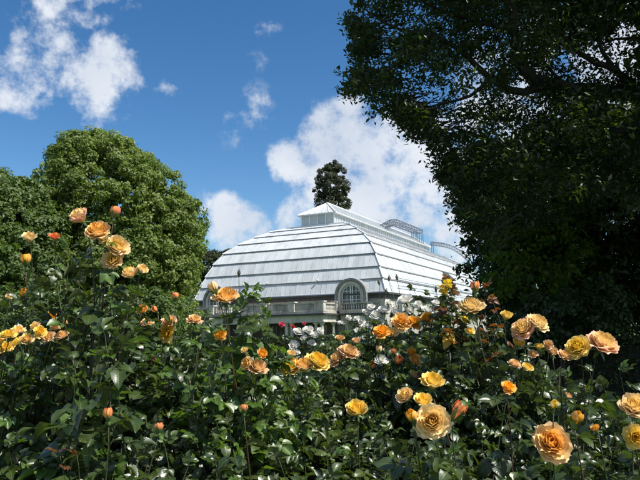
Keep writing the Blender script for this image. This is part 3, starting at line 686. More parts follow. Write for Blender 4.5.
# spray centres: inside the outline of the crown
POLY = [(364, -20), (356, 20), (362, 34), (364, 60), (352, 84), (366, 92), (384, 84), (398, 100), (408, 116), (424, 122), (432, 140), (446, 162), (452, 178), (462, 182), (470, 200), (478, 225), (500, 235), (560, 215), (640, 205), (760, 210), (900, 200), (1000, 100), (1000, -260), (700, -330), (480, -280), (390, -160), (360, -60)]
def inpoly(x, y, P_):
    c = False; j = len(P_)-1
    for i in range(len(P_)):
        xi, yi = P_[i]; xj, yj = P_[j]
        if (yi > y) != (yj > y) and x < (xj-xi)*(y-yi)/(yj-yi)+xi: c = not c
        j = i
    return c
def edge_dist(x, y, P_):
    b = 1e9; j = len(P_)-1
    for i in range(len(P_)):
        ax, ay = P_[j]; bx, by = P_[i]; t = max(0, min(1, ((x-ax)*(bx-ax)+(y-ay)*(by-ay))/((bx-ax)**2+(by-ay)**2+1e-9)))
        b = min(b, math.hypot(x-ax-t*(bx-ax), y-ay-t*(by-ay))); j = i
    return b
GAPS = [(475, 88, 17, .9), (500, 108, 14, .9), (452, 118, 12, .8), (484, 74, 14, .9), (462, 100, 16, .9), (520, 96, 10, .8), (618, 46, 16, .97), (604, 60, 14, .9), (628, 36, 16, .97), (508, 122, 10, .6), (632, 60, 10, .8), (440, 72, 10, .5), (636, 30, 12, .8), (585, 22, 10, .8), (620, 100, 9, .8), (560, 112, 6, .5), (430, 60, 9, .6), (405, 90, 8, .6)]
def sprays(n, poly, Y0, Y1, per, rad, edge=16, gaps=(), bb=(340, 1000, -330, 345), gapf=1):
    P_, O_ = [], []; twigs = []
    k = 0
    while k < n:
        x = random.uniform(bb[0], bb[1]); y = random.uniform(bb[2], bb[3])
        if not inpoly(x, y, poly): continue
        e = edge_dist(x, y, poly)
        if random.random() > min(1, .30 + e/(edge*4)): continue
        g_ = 0
        for gx, gy, gr, gw in gaps: g_ = max(g_, gw*math.exp(-((x-gx)**2+(y-gy)**2)/(gr*gr)))
        if random.random() < g_: continue
        Y = random.uniform(Y0, Y1)
        if e < 14 and x < 480: Y = random.uniform(Y0, Y0 + (Y1-Y0)*.6)
        c = np.array(at(x, y, Y)); k += 1
        q = RNG.normal(size=(per, 3)); q[:, 2] *= .55
        r_ = rad * random.uniform(.5, 1.2) * (.6 if e < 14 else 1)
        P_.append(c + q*r_*.55); O_.append(q*.4)
    return np.concatenate(P_), np.concatenate(O_)
p, o = sprays(3500, POLY, 8.0, 12.6, 76, .33, gaps=GAPS)
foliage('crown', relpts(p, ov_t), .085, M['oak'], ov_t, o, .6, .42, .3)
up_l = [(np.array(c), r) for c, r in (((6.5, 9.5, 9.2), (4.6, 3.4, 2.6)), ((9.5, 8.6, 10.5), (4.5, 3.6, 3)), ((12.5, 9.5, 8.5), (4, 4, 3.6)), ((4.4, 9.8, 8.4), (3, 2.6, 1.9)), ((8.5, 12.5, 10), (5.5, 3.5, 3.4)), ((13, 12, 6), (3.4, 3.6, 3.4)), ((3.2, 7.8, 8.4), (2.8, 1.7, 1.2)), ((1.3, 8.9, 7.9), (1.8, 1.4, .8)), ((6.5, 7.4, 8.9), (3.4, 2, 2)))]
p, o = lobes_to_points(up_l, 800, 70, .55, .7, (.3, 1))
foliage('added_shade_crown', relpts(p, ov_t), .22, M['oak'], ov_t, o, .6, .6, .3)  # coarse leaf mass added out of view to keep sun off the boughs
# fine fringe along the visible outline
q_ = []
for i in range(58):
    k = random.randrange(1, 19); a = POLY[k-1]; b_ = POLY[k]; t = random.random(); x = a[0]+(b_[0]-a[0])*t + random.gauss(1, 6); y = a[1]+(b_[1]-a[1])*t + random.gauss(0, 6); Y_ = random.uniform(8.3, 10.5)
    for _ in range(random.randint(5, 14)): q_.append((x + random.gauss(0, 5.5), y + random.gauss(0, 4.5), Y_ + random.gauss(0, .15)))
p = np.concatenate([np.array(at(*c)) + RNG.normal(size=(24, 3))*np.array([.07, .09, .05]) for c in q_])
foliage('leaf_spray', relpts(p, ov_t), .078, M['oak'], ov_t, None, .5, .42, .3)
tw = MB()
for c in q_[::2]:
    e0 = at(*c); e1 = e0 + Vector((.35, .1, .12)) + Vector((random.uniform(-.1, .2), random.uniform(-.2, .2), random.uniform(-.1, .2)))
    tw.tube([e0-ov_t.location, (e0+e1)/2-ov_t.location+Vector((0, 0, .03)), e1-ov_t.location], [.003, .006, .009], 4)
tw.build('twig', M['bark_grey'], ov_t, 'stuff')

# dark tree standing behind it, lower right
DB = Vector((at(600, 331, 17).x, 17, 0)); dt = empty('shaded_tree', DB)
tag(dt, 'dense dark tree filling the right side behind the roses', 'tree')
POLY2 = [(474, 150), (466, 186), (464, 206), (474, 222), (462, 228), (464, 240), (474, 246), (468, 262), (460, 270), (466, 292), (474, 316), (500, 332), (640, 340), (1000, 345), (1050, 80), (900, 50), (740, 92), (650, 84), (600, 100), (520, 130)]
p, o = sprays(3000, POLY2, 13.5, 19, 62, .50, edge=12, bb=(455, 1050, -80, 345))
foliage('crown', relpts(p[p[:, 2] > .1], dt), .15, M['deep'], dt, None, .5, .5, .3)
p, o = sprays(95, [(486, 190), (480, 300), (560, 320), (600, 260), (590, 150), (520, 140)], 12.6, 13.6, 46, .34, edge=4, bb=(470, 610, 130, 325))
foliage('lit_tone_foliage', relpts(p, dt), .12, M['lit_tone'], dt, None, .6, .6, .3)  # brighter leaf colour stands in for sunlit patches on the dark crown
path('trunk', [DB, DB+Vector((.1, 0, 3)), DB+Vector((-.2, 0, 4.6)), DB+Vector((0, 0, 5.6))], .4, .1, dt, 'bark', 12)
for k in range(7):
    s = DB+Vector((0, 0, 1.6+k*.5)); e = s + Vector((random.uniform(-3.4, 3.4), random.uniform(-2.5, 2), random.uniform(.5, 2))); path('limb', [s, (s+e)/2+Vector((0, 0, .3)), e], .12, .03, dt, 'bark', 7)

# hedges: clipped boxes of leaves
def hedge(name, x0, x1, y0, y1, h, label, n, size, lf='hedge', rz=0, loc=None, cat='hedge'):
    t = empty(name, loc or ((x0+x1)/2, (y0+y1)/2, 0), rz); hx, hy = (x1-x0)/2, (y1-y0)/2
    A = [2*hx*h, 2*hx*2*hy*1.0, 2*hy*h*2]; P_ = []
    f = np.array([2*hx*h, 2*hx*h*.5, 4*hx*hy, 2*hy*h, 2*hy*h]); f /= f.sum()
    for i, w in enumerate(f):
        k = int(n*w); u = RNG.uniform(-1, 1, (k, 3)); q = u*np.array([hx, hy, h/2]) + np.array([0, 0, h/2])
        if i == 0: q[:, 1] = -hy
        if i == 1: q[:, 1] = hy
        if i == 2: q[:, 2] = h
        if i == 3: q[:, 0] = -hx
        if i == 4: q[:, 0] = hx
        P_.append(q)
    q = np.concatenate(P_); wv = np.sin(q[:, 0]*2.3)*.05+np.sin(q[:, 0]*5.1+q[:, 2]*4)*.03
    q += RNG.normal(size=q.shape)*h*.035; q[:, 2] += wv
    core = MB().box(-hx+.12, hx-.12, -hy+.12, hy-.12, 0, h-.12); core.build('branches', M['bark_grey'], t)
    foliage('leaves', q, size, M[lf], t, None, .4, .6, .3)
    return tag(t, label, cat)
hedge('clipped_hedge', -30, 12, 40, 41.6, 1.1, 'low clipped hedge along the front of the glasshouse terrace', 42000, .13)
hedge('shaded_hedge', 1.9, 12.5, 12.2, 13.4, 1.22, 'dark clipped hedge in the shade under the right-hand tree', 26000, .07)
# understorey shrub in the shade
tree('laurel_shrub', (at(560, 331, 11.2).x, 11.2, 0), px_lobes([(560, 318, 46, 30, 0, .8), (520, 330, 40, 24, 0, .7), (600, 312, 40, 36, .3, .8)], 11.2), 'dim leafy shrub in the deep shade behind the pale double rose', 'shrub', None, leaf='deep', n_clump=150, leaves=60, cr=.2, size=.09, trunk_r=.05, limbs=3, shell=(.5, 1))
# ================================================================== ROSES
def grid_mesh(name, P_, nu, nv, mats, uv=None, pt=None, pe=None, extra=None, rnd=None):
    me = bpy.data.meshes.new(name); me.from_pydata(P_, [], extra); 
    for m in mats: me.materials.append(m)
    me.polygons.foreach_set('use_smooth', [True]*len(me.polygons))
    if uv is not None:
        ul = me.uv_layers.new(name='UVMap'); li = np.zeros(len(me.loops), dtype=np.int32); me.loops.foreach_get('vertex_index', li)
        ul.data.foreach_set('uv', np.array(uv, dtype=np.float32)[li].reshape(-1))
    for nm, v in (('pt', pt), ('pe', pe), ('rnd', rnd)):
        if v is not None: a = me.attributes.new(nm, 'FLOAT', 'POINT'); a.data.foreach_set('value', np.array(v, dtype=np.float32))
    me.update(); return me

def leaflet_geo(L_, fold, droop, seed, wid=.40):
    rr = random.Random(seed); nt, ns = 9, 5; V, F, UV = [], [], []
    bend = rr.uniform(-.12, .12); wav = rr.uniform(0, 6.3)
    for i in range(nt):
        t = i/(nt-1); w = wid*L_*max(.02, math.sin(math.pi*(t**.82))**.78)
        if 0 < i < nt-1: w *= 1 + (.05 if i % 2 else -.04)
        for j in range(ns):
            s = -1 + 2*j/(ns-1)
            z = abs(s)**1.3*w*fold - droop*L_*t*t + .018*L_*math.sin(9*t+wav+s*2)*abs(s)
            V.append(Vector((s*w + bend*L_*t*t, t*L_ - abs(s)*.04*L_, z))); UV.append((s, t))
    for i in range(nt-1):
        for j in range(ns-1): F.append((i*ns+j, i*ns+j+1, (i+1)*ns+j+1, (i+1)*ns+j))
    return V, F, UV

def make_leaf_mesh(seed, n, mat, stemmat):
    rr = random.Random(seed); V, F, UV, RN = [], [], [], []; mi = []
    spots = [(.028, 1), (.028, -1), (.053, 1), (.053, -1), (.066, 0)] if n == 5 else ([(.026, 1), (.026, -1), (.040, 0)] if n == 3 else [(.026, 1), (.026, -1), (.046, 1), (.046, -1), (.066, 1), (.066, -1), (.078, 0)])
    dr = rr.uniform(.1, .9)
    def rz(y): return -dr*y*y*4
    for (y0, sd) in spots:
        L_ = (.060 if sd == 0 else .050 if y0 > .05 else .043) * rr.uniform(.9, 1.12) * (.85 if n == 7 else 1)
        v, f, uv = leaflet_geo(L_, rr.uniform(.10, .75), rr.uniform(.02, .55), rr.random(), rr.uniform(.36, .43))
        a = -sd*rr.uniform(48, 72); M_ = Matrix.Translation((0, y0, rz(y0))) @ Matrix.Rotation(R(a), 4, 'Z') @ Matrix.Rotation(R(rr.uniform(-22, 8)), 4, 'X') @ Matrix.Rotation(R(rr.uniform(-22, 22)), 4, 'Y')
        b_ = len(V); V += [tuple(M_ @ (q + Vector((0, .004, 0)))) for q in v]; F += [tuple(i+b_ for i in q) for q in f]; UV += uv; mi += [0]*len(f); k = rr.random(); RN += [k]*len(v)
    m = MB(); ys = [0, .02, .045, spots[-1][0]+.006]
    m.tube([(0, y, rz(y)) for y in ys], [.0011, .0009, .0008, .0006], 4)
    b_ = len(V); V += m.v; F += [tuple(i+b_ for i in q) for q in m.f]; UV += [(0, 0)]*len(m.v); RN += [0]*len(m.v); mi += [1]*len(m.f)
    me = grid_mesh('leaf', V, 0, 0, [mat, stemmat], uv=UV, extra=F, rnd=RN); me.polygons.foreach_set('material_index', mi); return me
LEAF = {}
for key, sm in (('rleaf', 'stem'), ('rleaf_blue', 'stem'), ('rleaf_light', 'stem'), ('rleaf_red', 'stem_red'), ('rleaf_yellow', 'stem')):
    LEAF[key] = [make_leaf_mesh(hash(key) % 97 + i if False else i*7+len(key), (5, 5, 3, 5, 7, 5, 5, 3)[i], M[key], M[sm]) for i in range(8)]

# ---- petals and blooms (unit size: outer radius about 1, axis +Z)
def petal_geo(phi, b0, b1, L_, wid, r0, z0, curl, ruf, seed, nt=6, ns=6, wh=.5):
    rr = random.Random(seed); ph = rr.uniform(0, 6.3); V, F, PT, PE = [], [], [], []
    r, z = r0, z0
    path_ = []
    for i in range(nt+1):
        t = i/nt; path_.append((r, z)); b = b0 + (b1-b0)*t*t; r += math.sin(b)*L_/nt; z += math.cos(b)*L_/nt
    for i in range(nt+1):
        t = i/nt; r, z = path_[i]; r = max(r, .02)
        hw = wid*(.30 + .70*math.sin(math.pi*min(1, t*.62+.02))**.8) * (1 - .35*max(0, t-.8)/.2)
        for j in range(ns+1):
            s = -1 + 2*j/ns
            ri = i - abs(s)**3*1.1*max(0, t-.45); ri = max(0, ri); k = int(ri); fr = ri-k; k2 = min(k+1, nt)
            rj = path_[k][0]*(1-fr)+path_[k2][0]*fr; zj = path_[k][1]*(1-fr)+path_[k2][1]*fr
            rj = max(rj, .02)
            R_ = rj + curl*abs(s)**3*t*.5 + ruf*math.sin(s*4.3+ph)*t*t*.6 + ruf*.5*math.sin(s*9+ph*2)*t**4
            ang = phi + s*hw/max(rj*.75+.22, .24)
            V.append((R_*math.cos(ang), R_*math.sin(ang), zj + ruf*math.cos(s*5.1+ph*1.7)*t*t + (.05*(1-s*s) if t > .95 else 0)))
            PT.append(.30*t + .70*wh); PE.append((max(0, abs(s)-.62)*1.6*t + max(0, t-.84)*4)*(.25+.75*wh))
    for i in range(nt):
        for j in range(ns): F.append((i*(ns+1)+j, i*(ns+1)+j+1, (i+1)*(ns+1)+j+1, (i+1)*(ns+1)+j))
    return V, F, PT, [min(1, p) for p in PE]
def bloom_petals(kind, seed):
    rr = random.Random(seed); out = []
    spec = dict(full=(38, .92, .0), cup=(28, .66, .0), half=(19, .52, 0), bud=(7, .03, 0), loose=(18, 1.0, 0), blown=(26, 1.15, 0))[kind]
    n, op, _ = spec; a = rr.uniform(0, 6)
    for i in range(n):
        t = (i+.5)/n; a += 2.39996 + rr.uniform(-.25, .25)
        if kind == 'bud':
            b0 = R(36+6*t); b1 = R(-72 + 16*t); L_ = 1.35+.12*t; w = .46; r0 = .05; curl = .05*t; ruf = .012
        elif kind == 'loose':
            b0 = R(20+50*t); b1 = R(-10+100*t + rr.uniform(-12, 12)); L_ = .60+.40*t; w = .46+.16*t; r0 = .05+.04*t; curl = .05; ruf = .035
        elif kind == 'blown':
            b0 = R(12+56*t); b1 = R(-12+112*t + rr.uniform(-16, 16)); L_ = .74+.22*t; w = .34+.20*t; r0 = .05+.06*t; curl = .09; ruf = .055
        else:
            b0 = R(14 + (44*op+8)*t**.9); b1 = R(-40 + (34 + 100*op)*t**1.35 + rr.uniform(-8, 8)*(t+.2)); L_ = .86+.14*t + (.04 if kind == 'half' else 0); w = .34+.30*t; r0 = .03+.06*t; curl = .03+.17*t; ruf = .018+.052*t
        z0 = .12 - .14*t if kind != 'bud' else 0
        out.append(petal_geo(a, b0, b1, L_*rr.uniform(.94, 1.06), w*rr.uniform(.92, 1.1), r0, z0, curl, ruf, rr.random(), wh=t))
    # normalise so the widest radius is 1
    mx_ = max(math.hypot(v[0], v[1]) for p in out for v in p[0]); k = 1/mx_
    return [([(v[0]*k, v[1]*k, v[2]*k) for v in p[0]],) + p[1:] for p in out], k
def joined(plist, name):
    V, F, PT, PE = [], [], [], []
    for v, f, pt, pe in plist: b_ = len(V); V += v; F += [tuple(i+b_ for i in q) for q in f]; PT += pt; PE += pe
    return grid_mesh(name, V, 0, 0, [P['apricot']], pt=PT, pe=PE, extra=F)
def calyx_mesh(refl, mat, k=1):
    m = MB(); m.smooth = True
    m.lathe([(.035, -.42), (.11, -.34), (.135, -.22), (.11, -.10), (.13, -.02), (.04, .02)], 0, 0, 8)
    for i in range(5):
        a = 2*math.pi*i/5 + .3; b = R(58) if refl < .2 else R(60+50*refl); r, z = .08, -.06; pts = []
        for j in range(5):
            t = j/4; w = .13*math.sin(math.pi*(.25+.72*t)); pts.append((r, z, w)); bb = (R(28) + (R(-14)-R(28))*t) if refl < .2 else b + t*R(35)*refl; r += math.sin(bb)*.2*(1.25 if refl < .2 else .9); z += math.cos(bb)*.2*(1.25 if refl < .2 else .9)
        vs = []
        for r, z, w in pts:
            for s in (-1, 0, 1): vs.append((r*math.cos(a) - s*w*math.sin(a), r*math.sin(a) + s*w*math.cos(a), z + abs(s)*.02))
        m.add(vs, [(i_*3+j, i_*3+j+1, (i_+1)*3+j+1, (i_+1)*3+j) for i_ in range(4) for j in range(2)])
    return m.mesh('calyx', mat)
BL = {}
for kind in ('full', 'cup', 'half', 'bud', 'loose', 'blown'):
    BL[kind] = []
    for sd_ in range(5):
        pl, k = bloom_petals(kind, sd_*13+len(kind)*5+ord(kind[0]))
        n_in = dict(full=14, cup=10, half=6, loose=6, blown=8, bud=7)[kind]
        outer = [joined([p], 'petal') for p in pl[n_in:]]
        BL[kind].append((joined(pl[:n_in], 'rose_flower'), outer, joined(pl, 'rose_flower'), k))
CAL = {'open': calyx_mesh(1.0, M['calyx']), 'shut': calyx_mesh(0.0, M['calyx'])}
GREENBUD = MB(); GREENBUD.smooth = True
GREENBUD.lathe([(.10, -.75), (.26, -.6), (.30, -.4), (.26, -.22), (.38, -.05), (.46, .25), (.36, .6), (.14, .95), (.02, 1.25)], 0, 0, 9)
for i_ in range(5):
    a_ = i_*1.2566; GREENBUD.add([(.47*math.cos(a_-.3), .47*math.sin(a_-.3), .1), (.47*math.cos(a_+.3), .47*math.sin(a_+.3), .1), (.12*math.cos(a_), .12*math.sin(a_), 1.55), (.5*math.cos(a_), .5*math.sin(a_), .2)], [(0, 3, 2), (3, 1, 2)])
GREENBUD = GREENBUD.mesh('green_bud', M['budgreen'])

def setmat(o, mat):
    o.material_slots[0].link = 'OBJECT'; o.material_slots[0].material = mat
def axis_matrix(loc, axis, spin, sc):
    z = Vector(axis).normalized(); x = z.cross(Vector((.3, .2, 1) if abs(z.z) < .9 else (1, 0, 0))).normalized(); y = z.cross(x)
    m = Matrix((x, y, z)).transposed().to_4x4() @ Matrix.Rotation(spin, 4, 'Z')
    return Matrix.Translation(loc) @ m @ Matrix.Scale(sc, 4)

BUSHES = []; CACHE = {}
class Bush:
    def __init__(s, label, x, Y, top, rad, leaf='rleaf', group='rose bushes in the bed', n_fill=26, depth=.34, per=11, leafscale=.80, low=.62, mix=None, cane_n=5, cat='rose bush', name='rose_bush', fill_sub=False):
        """x: pixel column of the crown's middle, Y its distance, top: crown height in metres, rad: crown radius"""
        s.px = x; s.Y = Y; c = at(x, 331, Y); s.c = Vector((c.x, Y, 0)); s.top = top; s.rad = rad; s.leaf = leaf; s.per = per; s.ls = leafscale; s.low = low
        s.mix = mix or {}; s.nleaf = 0; s.extra = []
        s.t = empty(name, s.c); tag(s.t, label, cat, group)
        s.canes = []
        for i in range(cane_n):
            a = 2*math.pi*i/cane_n + random.uniform(-.4, .4); q = Vector((math.cos(a), math.sin(a), 0))
            P0 = [q*.04 + Vector((0, 0, -.03)), q*rad*.25 + Vector((0, 0, top*.28)), q*rad*.5*random.uniform(.7, 1.2) + Vector((random.uniform(-.03, .03), 0, top*.55)), q*rad*.6*random.uniform(.7, 1.2) + Vector((0, 0, top*.74))]
            m = MB(); m.smooth = True; m.tube(P0, [.011, .009, .0075, .006], 7); m.build('cane', M['cane'], s.t); s.canes.append(P0)
        s.n_fill = int(n_fill*1.6); s.depth = depth; BUSHES.append(s)
    def finish(s):
        for i in range(s.n_fill):
            a = random.uniform(0, 6.283); r = s.rad*math.sqrt(random.random())
            zt = s.top*(1 - .16*(r/s.rad)**2) - random.random()**1.5*s.depth
            s.shoot(Vector((r*math.cos(a), r*math.sin(a), zt)), random.uniform(.26, .42), 0)
        if not s.extra: return
        V, F, UV, RN, MI = [], [], [], [], []; mats = []
        for me, mt in s.extra:
            if me.name not in CACHE:
                ul = me.uv_layers['UVMap'].data; uv = {}
                for lp_i, lp_ in enumerate(me.loops): uv[lp_.vertex_index] = tuple(ul[lp_i].uv)
                CACHE[me.name] = (np.array([tuple(v.co) for v in me.vertices]), [tuple(p.vertices) for p in me.polygons], [uv.get(i, (0, 0)) for i in range(len(me.vertices))], [a.value for a in me.attributes['rnd'].data], [p.material_index for p in me.polygons])
            v, f, uv, rn, mi = CACHE[me.name]; M_ = np.array(mt); b_ = len(V)
            for k_ in me.materials:
                if k_ not in mats: mats.append(k_)
            ix = [mats.index(k_) for k_ in me.materials]
            V += (v @ M_[:3, :3].T + M_[:3, 3]).tolist(); F += [tuple(i+b_ for i in q) for q in f]; UV += uv; r_ = random.random(); RN += [r_*1.6]*len(rn); MI += [ix[q] for q in mi]
        me = grid_mesh('foliage', V, 0, 0, mats, uv=UV, extra=F, rnd=RN); me.polygons.foreach_set('material_index', MI)
        link(bpy.data.objects.new('foliage', me), s.t, 'stuff')
    def leaf_at(s, p, d, sc, kind=None):
        k = kind or s.leaf
        if kind is None:
            x = random.random(); acc = 0
            for kk, w in s.mix.items():
                acc += w
                if x < acc: k = kk; break
        me = random.choice(LEAF[k]); d = d.normalized()
        up = Vector((0, 0, 1)) + Vector((random.gauss(0, .38), random.gauss(0, .38), 0)); zz = (up - d*up.dot(d)).normalized(); xx = d.cross(zz)
        m = Matrix((xx, d, zz)).transposed().to_4x4()
        s.nleaf += 1
        mt = Matrix.Translation(p) @ m @ Matrix.Scale(sc, 4)
        if s.nleaf > 296: s.extra.append((me, mt)); return
        o = bpy.data.objects.new('leaf', me); C.objects.link(o); o.parent = s.t
        o.matrix_basis = mt
    def shoot(s, tip, length, bare, lean=None, r=.0024, leaves=None, axis=None, red=False, kinds=None):
        """one leafy shoot ending at tip (bush coordinates)"""
        ax = axis or Vector((0, 0, 1)); 
        cn = min(s.canes, key=lambda c: (c[-1]-tip).length + random.uniform(0, .1)); j = cn[-1].lerp(cn[-2], random.uniform(0, .8))
        start = tip + (j - tip).normalized()*length if (j-tip).length > length else j
        if (j-tip).length > length: start = tip.lerp(j, length/(j-tip).length)
        start = start + Vector((random.uniform(-.03, .03), random.uniform(-.03, .03), -.02))
        mid = start.lerp(tip, .55) + Vector((random.uniform(-.025, .025), random.uniform(-.025, .025), .0)) - Vector(ax)*.02 + Vector((0, 0, -.01))
        pts = []
        for k in range(8):
            t = k/7; pts.append(start*(1-t)**2 + mid*2*t*(1-t) + tip*t*t)
        m = MB(); m.smooth = True; m.tube(pts, [r*1.35 - r*.8*k/7 for k in range(8)] if bare else [r*1.2*(1-k/7.6) + .0004 for k in range(8)], 5); m.build('stem', M['stem_red' if red or random.random() < .22 else 'stem'], s.t)
        if (j - start).length > .06:
            m = MB(); m.smooth = True; m.tube([j, (j+start)/2 + Vector((0, 0, -.02)), start], [r*1.5, r*1.4, r*1.3], 5); m.build('stem', M['stem'], s.t)
        n = leaves if leaves is not None else s.per; a = random.uniform(0, 6.28); L_ = (tip-start).length
        for i in range(n):
            t = (i+.4)/n*(1 - bare/max(L_, .01)); p = start*(1-t)**2 + mid*2*t*(1-t) + tip*t*t; a += 2.4 + random.uniform(-.4, .4)
            out = Vector((math.cos(a), math.sin(a), 0)) + Vector((p.x, p.y, 0))*(.9/s.rad)*.6
            d = out.normalized() + Vector((0, 0, random.uniform(-.75, .65)))
            s.leaf_at(p, d, s.ls*random.uniform(.74, 1.22)*(1 - .30*max(0, t-.6)/.4), random.choice(kinds) if kinds else None)
        if bare == 0:
            for q in range(2): s.leaf_at(tip - Vector((0, 0, .004)), Vector((random.uniform(-.8, .8), random.uniform(-.8, .8), random.uniform(.3, 1))), s.ls*random.uniform(.45, .75), random.choice(kinds) if kinds else None)
    def loc(s, x, y, Y=None): return at(x, y, Y or s.Y) - s.c
    def bloom(s, x, y, d, kind='full', mat='apricot', Y=None, axis=None, length=.34, leaves=6, sep=None, label=None, bare=.045, sc=1, clus=None):
        Y = Y or s.Y - .62*s.rad; rad = d/2/640*Y*1.17
        if axis is None: axis = (random.uniform(-.5, .5), random.uniform(-.9, -.2), random.uniform(.5, 1))
        ax = Vector(axis).normalized(); h = .42 if kind != 'bud' else .9
        if kind == 'bud': rad *= 1.0
        base = s.loc(x, y, Y) - ax*rad*(h+.08)
        core, outer, whole, k = random.choice(BL[kind]); spin = random.uniform(0, 6.28)
        sep = (d >= 19) if sep is None else sep
        o = bpy.data.objects.new('rose_flower', core if sep else whole); C.objects.link(o); o.parent = s.t
        o.matrix_basis = axis_matrix(base, ax, spin, rad) @ Matrix.Diagonal((1, random.uniform(.84, 1), random.uniform(.9, 1.12), 1)); setmat(o, P[mat])
        if label: o['label'] = label
        if sep:
            for pm in outer: q = bpy.data.objects.new('petal', pm); C.objects.link(q); q.parent = o; setmat(q, P[mat])
        ck = bpy.data.objects.new('calyx', CAL['shut' if kind == 'bud' else 'open']); C.objects.link(ck); ck.parent = o
        if kind != 'bud': ck.scale = (.8, .8, .8)
        else: ck.scale = (2.8, 2.8, 2.1)
        tip = base - ax*rad*.33
        if clus is None: s.shoot(tip, length, bare, leaves=leaves, axis=ax, red=random.random() < .3)
        else:
            m = MB(); m.smooth = True; j = s.loc(*clus); mid = (tip+j)/2 - ax*.012; m.tube([tip, mid, j], [.0014, .0016, .002], 5); m.build('stem', M['stem'], s.t)
        return o
    def bud(s, x, y, d=6, Y=None, stem=.2, leaves=3, clus=None, axis=None):
        Y = Y or s.Y; rad = d/2/640*Y*1.3; ax = Vector(axis or (random.uniform(-.3, .3), random.uniform(-.3, .2), 1)).normalized()
        o = bpy.data.objects.new('green_bud', GREENBUD); C.objects.link(o); o.parent = s.t; b_ = s.loc(x, y, Y); o.matrix_basis = axis_matrix(b_, ax, random.random()*6, rad)
        tip = b_ - ax*rad*.7
        if clus is None: s.shoot(tip, stem, .05, leaves=leaves, axis=ax)
        else: m = MB(); j = s.loc(*clus); m.tube([tip, (tip+j)/2 - Vector((0, 0, .004)), j], [.0013, .0014, .0018], 5); m.build('stem', M['stem'], s.t)
    def spray(s, x, y, Y=None, length=.3, leaves=7, kinds=None, ls=None, per_bare=0):
        """a leafy shoot whose tip shows at pixel x, y"""
        o = s.ls
        if ls: s.ls = ls
        s.shoot(s.loc(x, y, Y or s.Y), length, per_bare, leaves=leaves, kinds=kinds); s.ls = o

CAM = (0, -1, .45)
DARK = {'rleaf_blue': .45, 'rleaf_light': .06}
MIXED = {'rleaf_blue': .3, 'rleaf_light': .16}
# tall bush on the left
b = Bush('tallest rose bush, left, topped by a cluster of orange-yellow and pale peach blooms', 96, 2.45, 1.70, .34, 'rleaf', mix=MIXED, n_fill=24, depth=.5)
b.bloom(80, 217, 21, 'cup', 'pinkpeach', axis=(-.5, -.6, .8), length=.3, leaves=3)
b.bloom(97, 230, 28, 'full', 'apricot', axis=(-.1, -.8, .75), length=.34, leaves=4, label='largest orange bloom of the tall left bush')
b.bloom(117, 246, 25, 'cup', 'cream', axis=(.6, -.7, .5), length=.3, leaves=4)
b.bloom(113, 260, 22, 'cup', 'cream', axis=(.1, -.9, .2), length=.28, leaves=3)
b.bloom(115, 213, 9, 'bud', 'redbud', axis=(.2, 0, 1), length=.3, leaves=3)
b.bloom(55, 237, 12, 'cup', 'redbud', axis=(.1, -.4, 1), length=.3, leaves=4)
b.bloom(130, 274, 17, 'cup', 'cream', axis=(-.3, -.5, .8), length=.28, leaves=5)
b.bloom(142, 270, 12, 'half', 'peach', axis=(.6, -.4, .7), length=.28, leaves=4)
b.bloom(105, 240, 12, 'half', 'peach', axis=(-.3, -.7, .2), length=.3, leaves=3)
for q in ((70, 248), (88, 256), (60, 262), (104, 272), (80, 285), (50, 285), (120, 292), (40, 300), (140, 300), (100, 300), (66, 305), (90, 320), (125, 325)): b.spray(*q, leaves=7)
# far left bush
b = Bush('rose bush at the left edge with a small peach bloom and orange buds', 28, 3.2, 1.50, .36, 'rleaf', mix=MIXED, n_fill=22)
b.bloom(30, 238, 15, 'half', 'peach', axis=(.1, -.5, .8), length=.5, leaves=5)
b.bloom(26, 261, 10, 'bud', 'orange', axis=(0, -.2, 1), length=.4, leaves=4)
b.bloom(23, 294, 7, 'bud', 'orange', length=.3, leaves=4)
b.bloom(51, 317, 12, 'cup', 'orange', Y=2.7, leaves=4)
b.bloom(9, 297, 7, 'half', 'cream', leaves=4)
for q in ((38, 268), (14, 286), (48, 280), (8, 304), (30, 300)): b.spray(*q)
# row of yellow roses behind, far left
b = Bush('bush crowded with yellow roses far left, behind the nearest leaves', 22, 2.75, 1.42, .45, 'rleaf', mix={'rleaf_light': .3}, n_fill=16)
for (x, y, d, m) in ((8, 333, 16, 'yellow'), (-4, 340, 15, 'yellow'), (18, 329, 14, 'cream'), (6, 346, 15, 'yellow'), (27, 338, 14, 'cream'), (40, 331, 14, 'yellow'), (48, 336, 13, 'dull'), (34, 325, 11, 'cream'), (16, 341, 12, 'yellow'), (55, 327, 10, 'dull'), (62, 334, 14, 'dull')):
    b.bloom(x, y, d*1.12, 'blown', m, leaves=2, length=.2, Y=2.15+random.uniform(-.1, .1))
b = Bush('second yellow rose bush in the back row, right of the first', 92, 3.1, 1.44, .44, 'rleaf', mix={'rleaf_light': .3}, n_fill=16)
for (x, y, d, m) in ((78, 328, 12, 'cream'), (92, 330, 13, 'peach'), (68, 322, 9, 'dull'), (125, 323, 9, 'dull'), (108, 326, 8, 'yellow')): b.bloom(x, y, d, 'blown', m, leaves=3, length=.25)
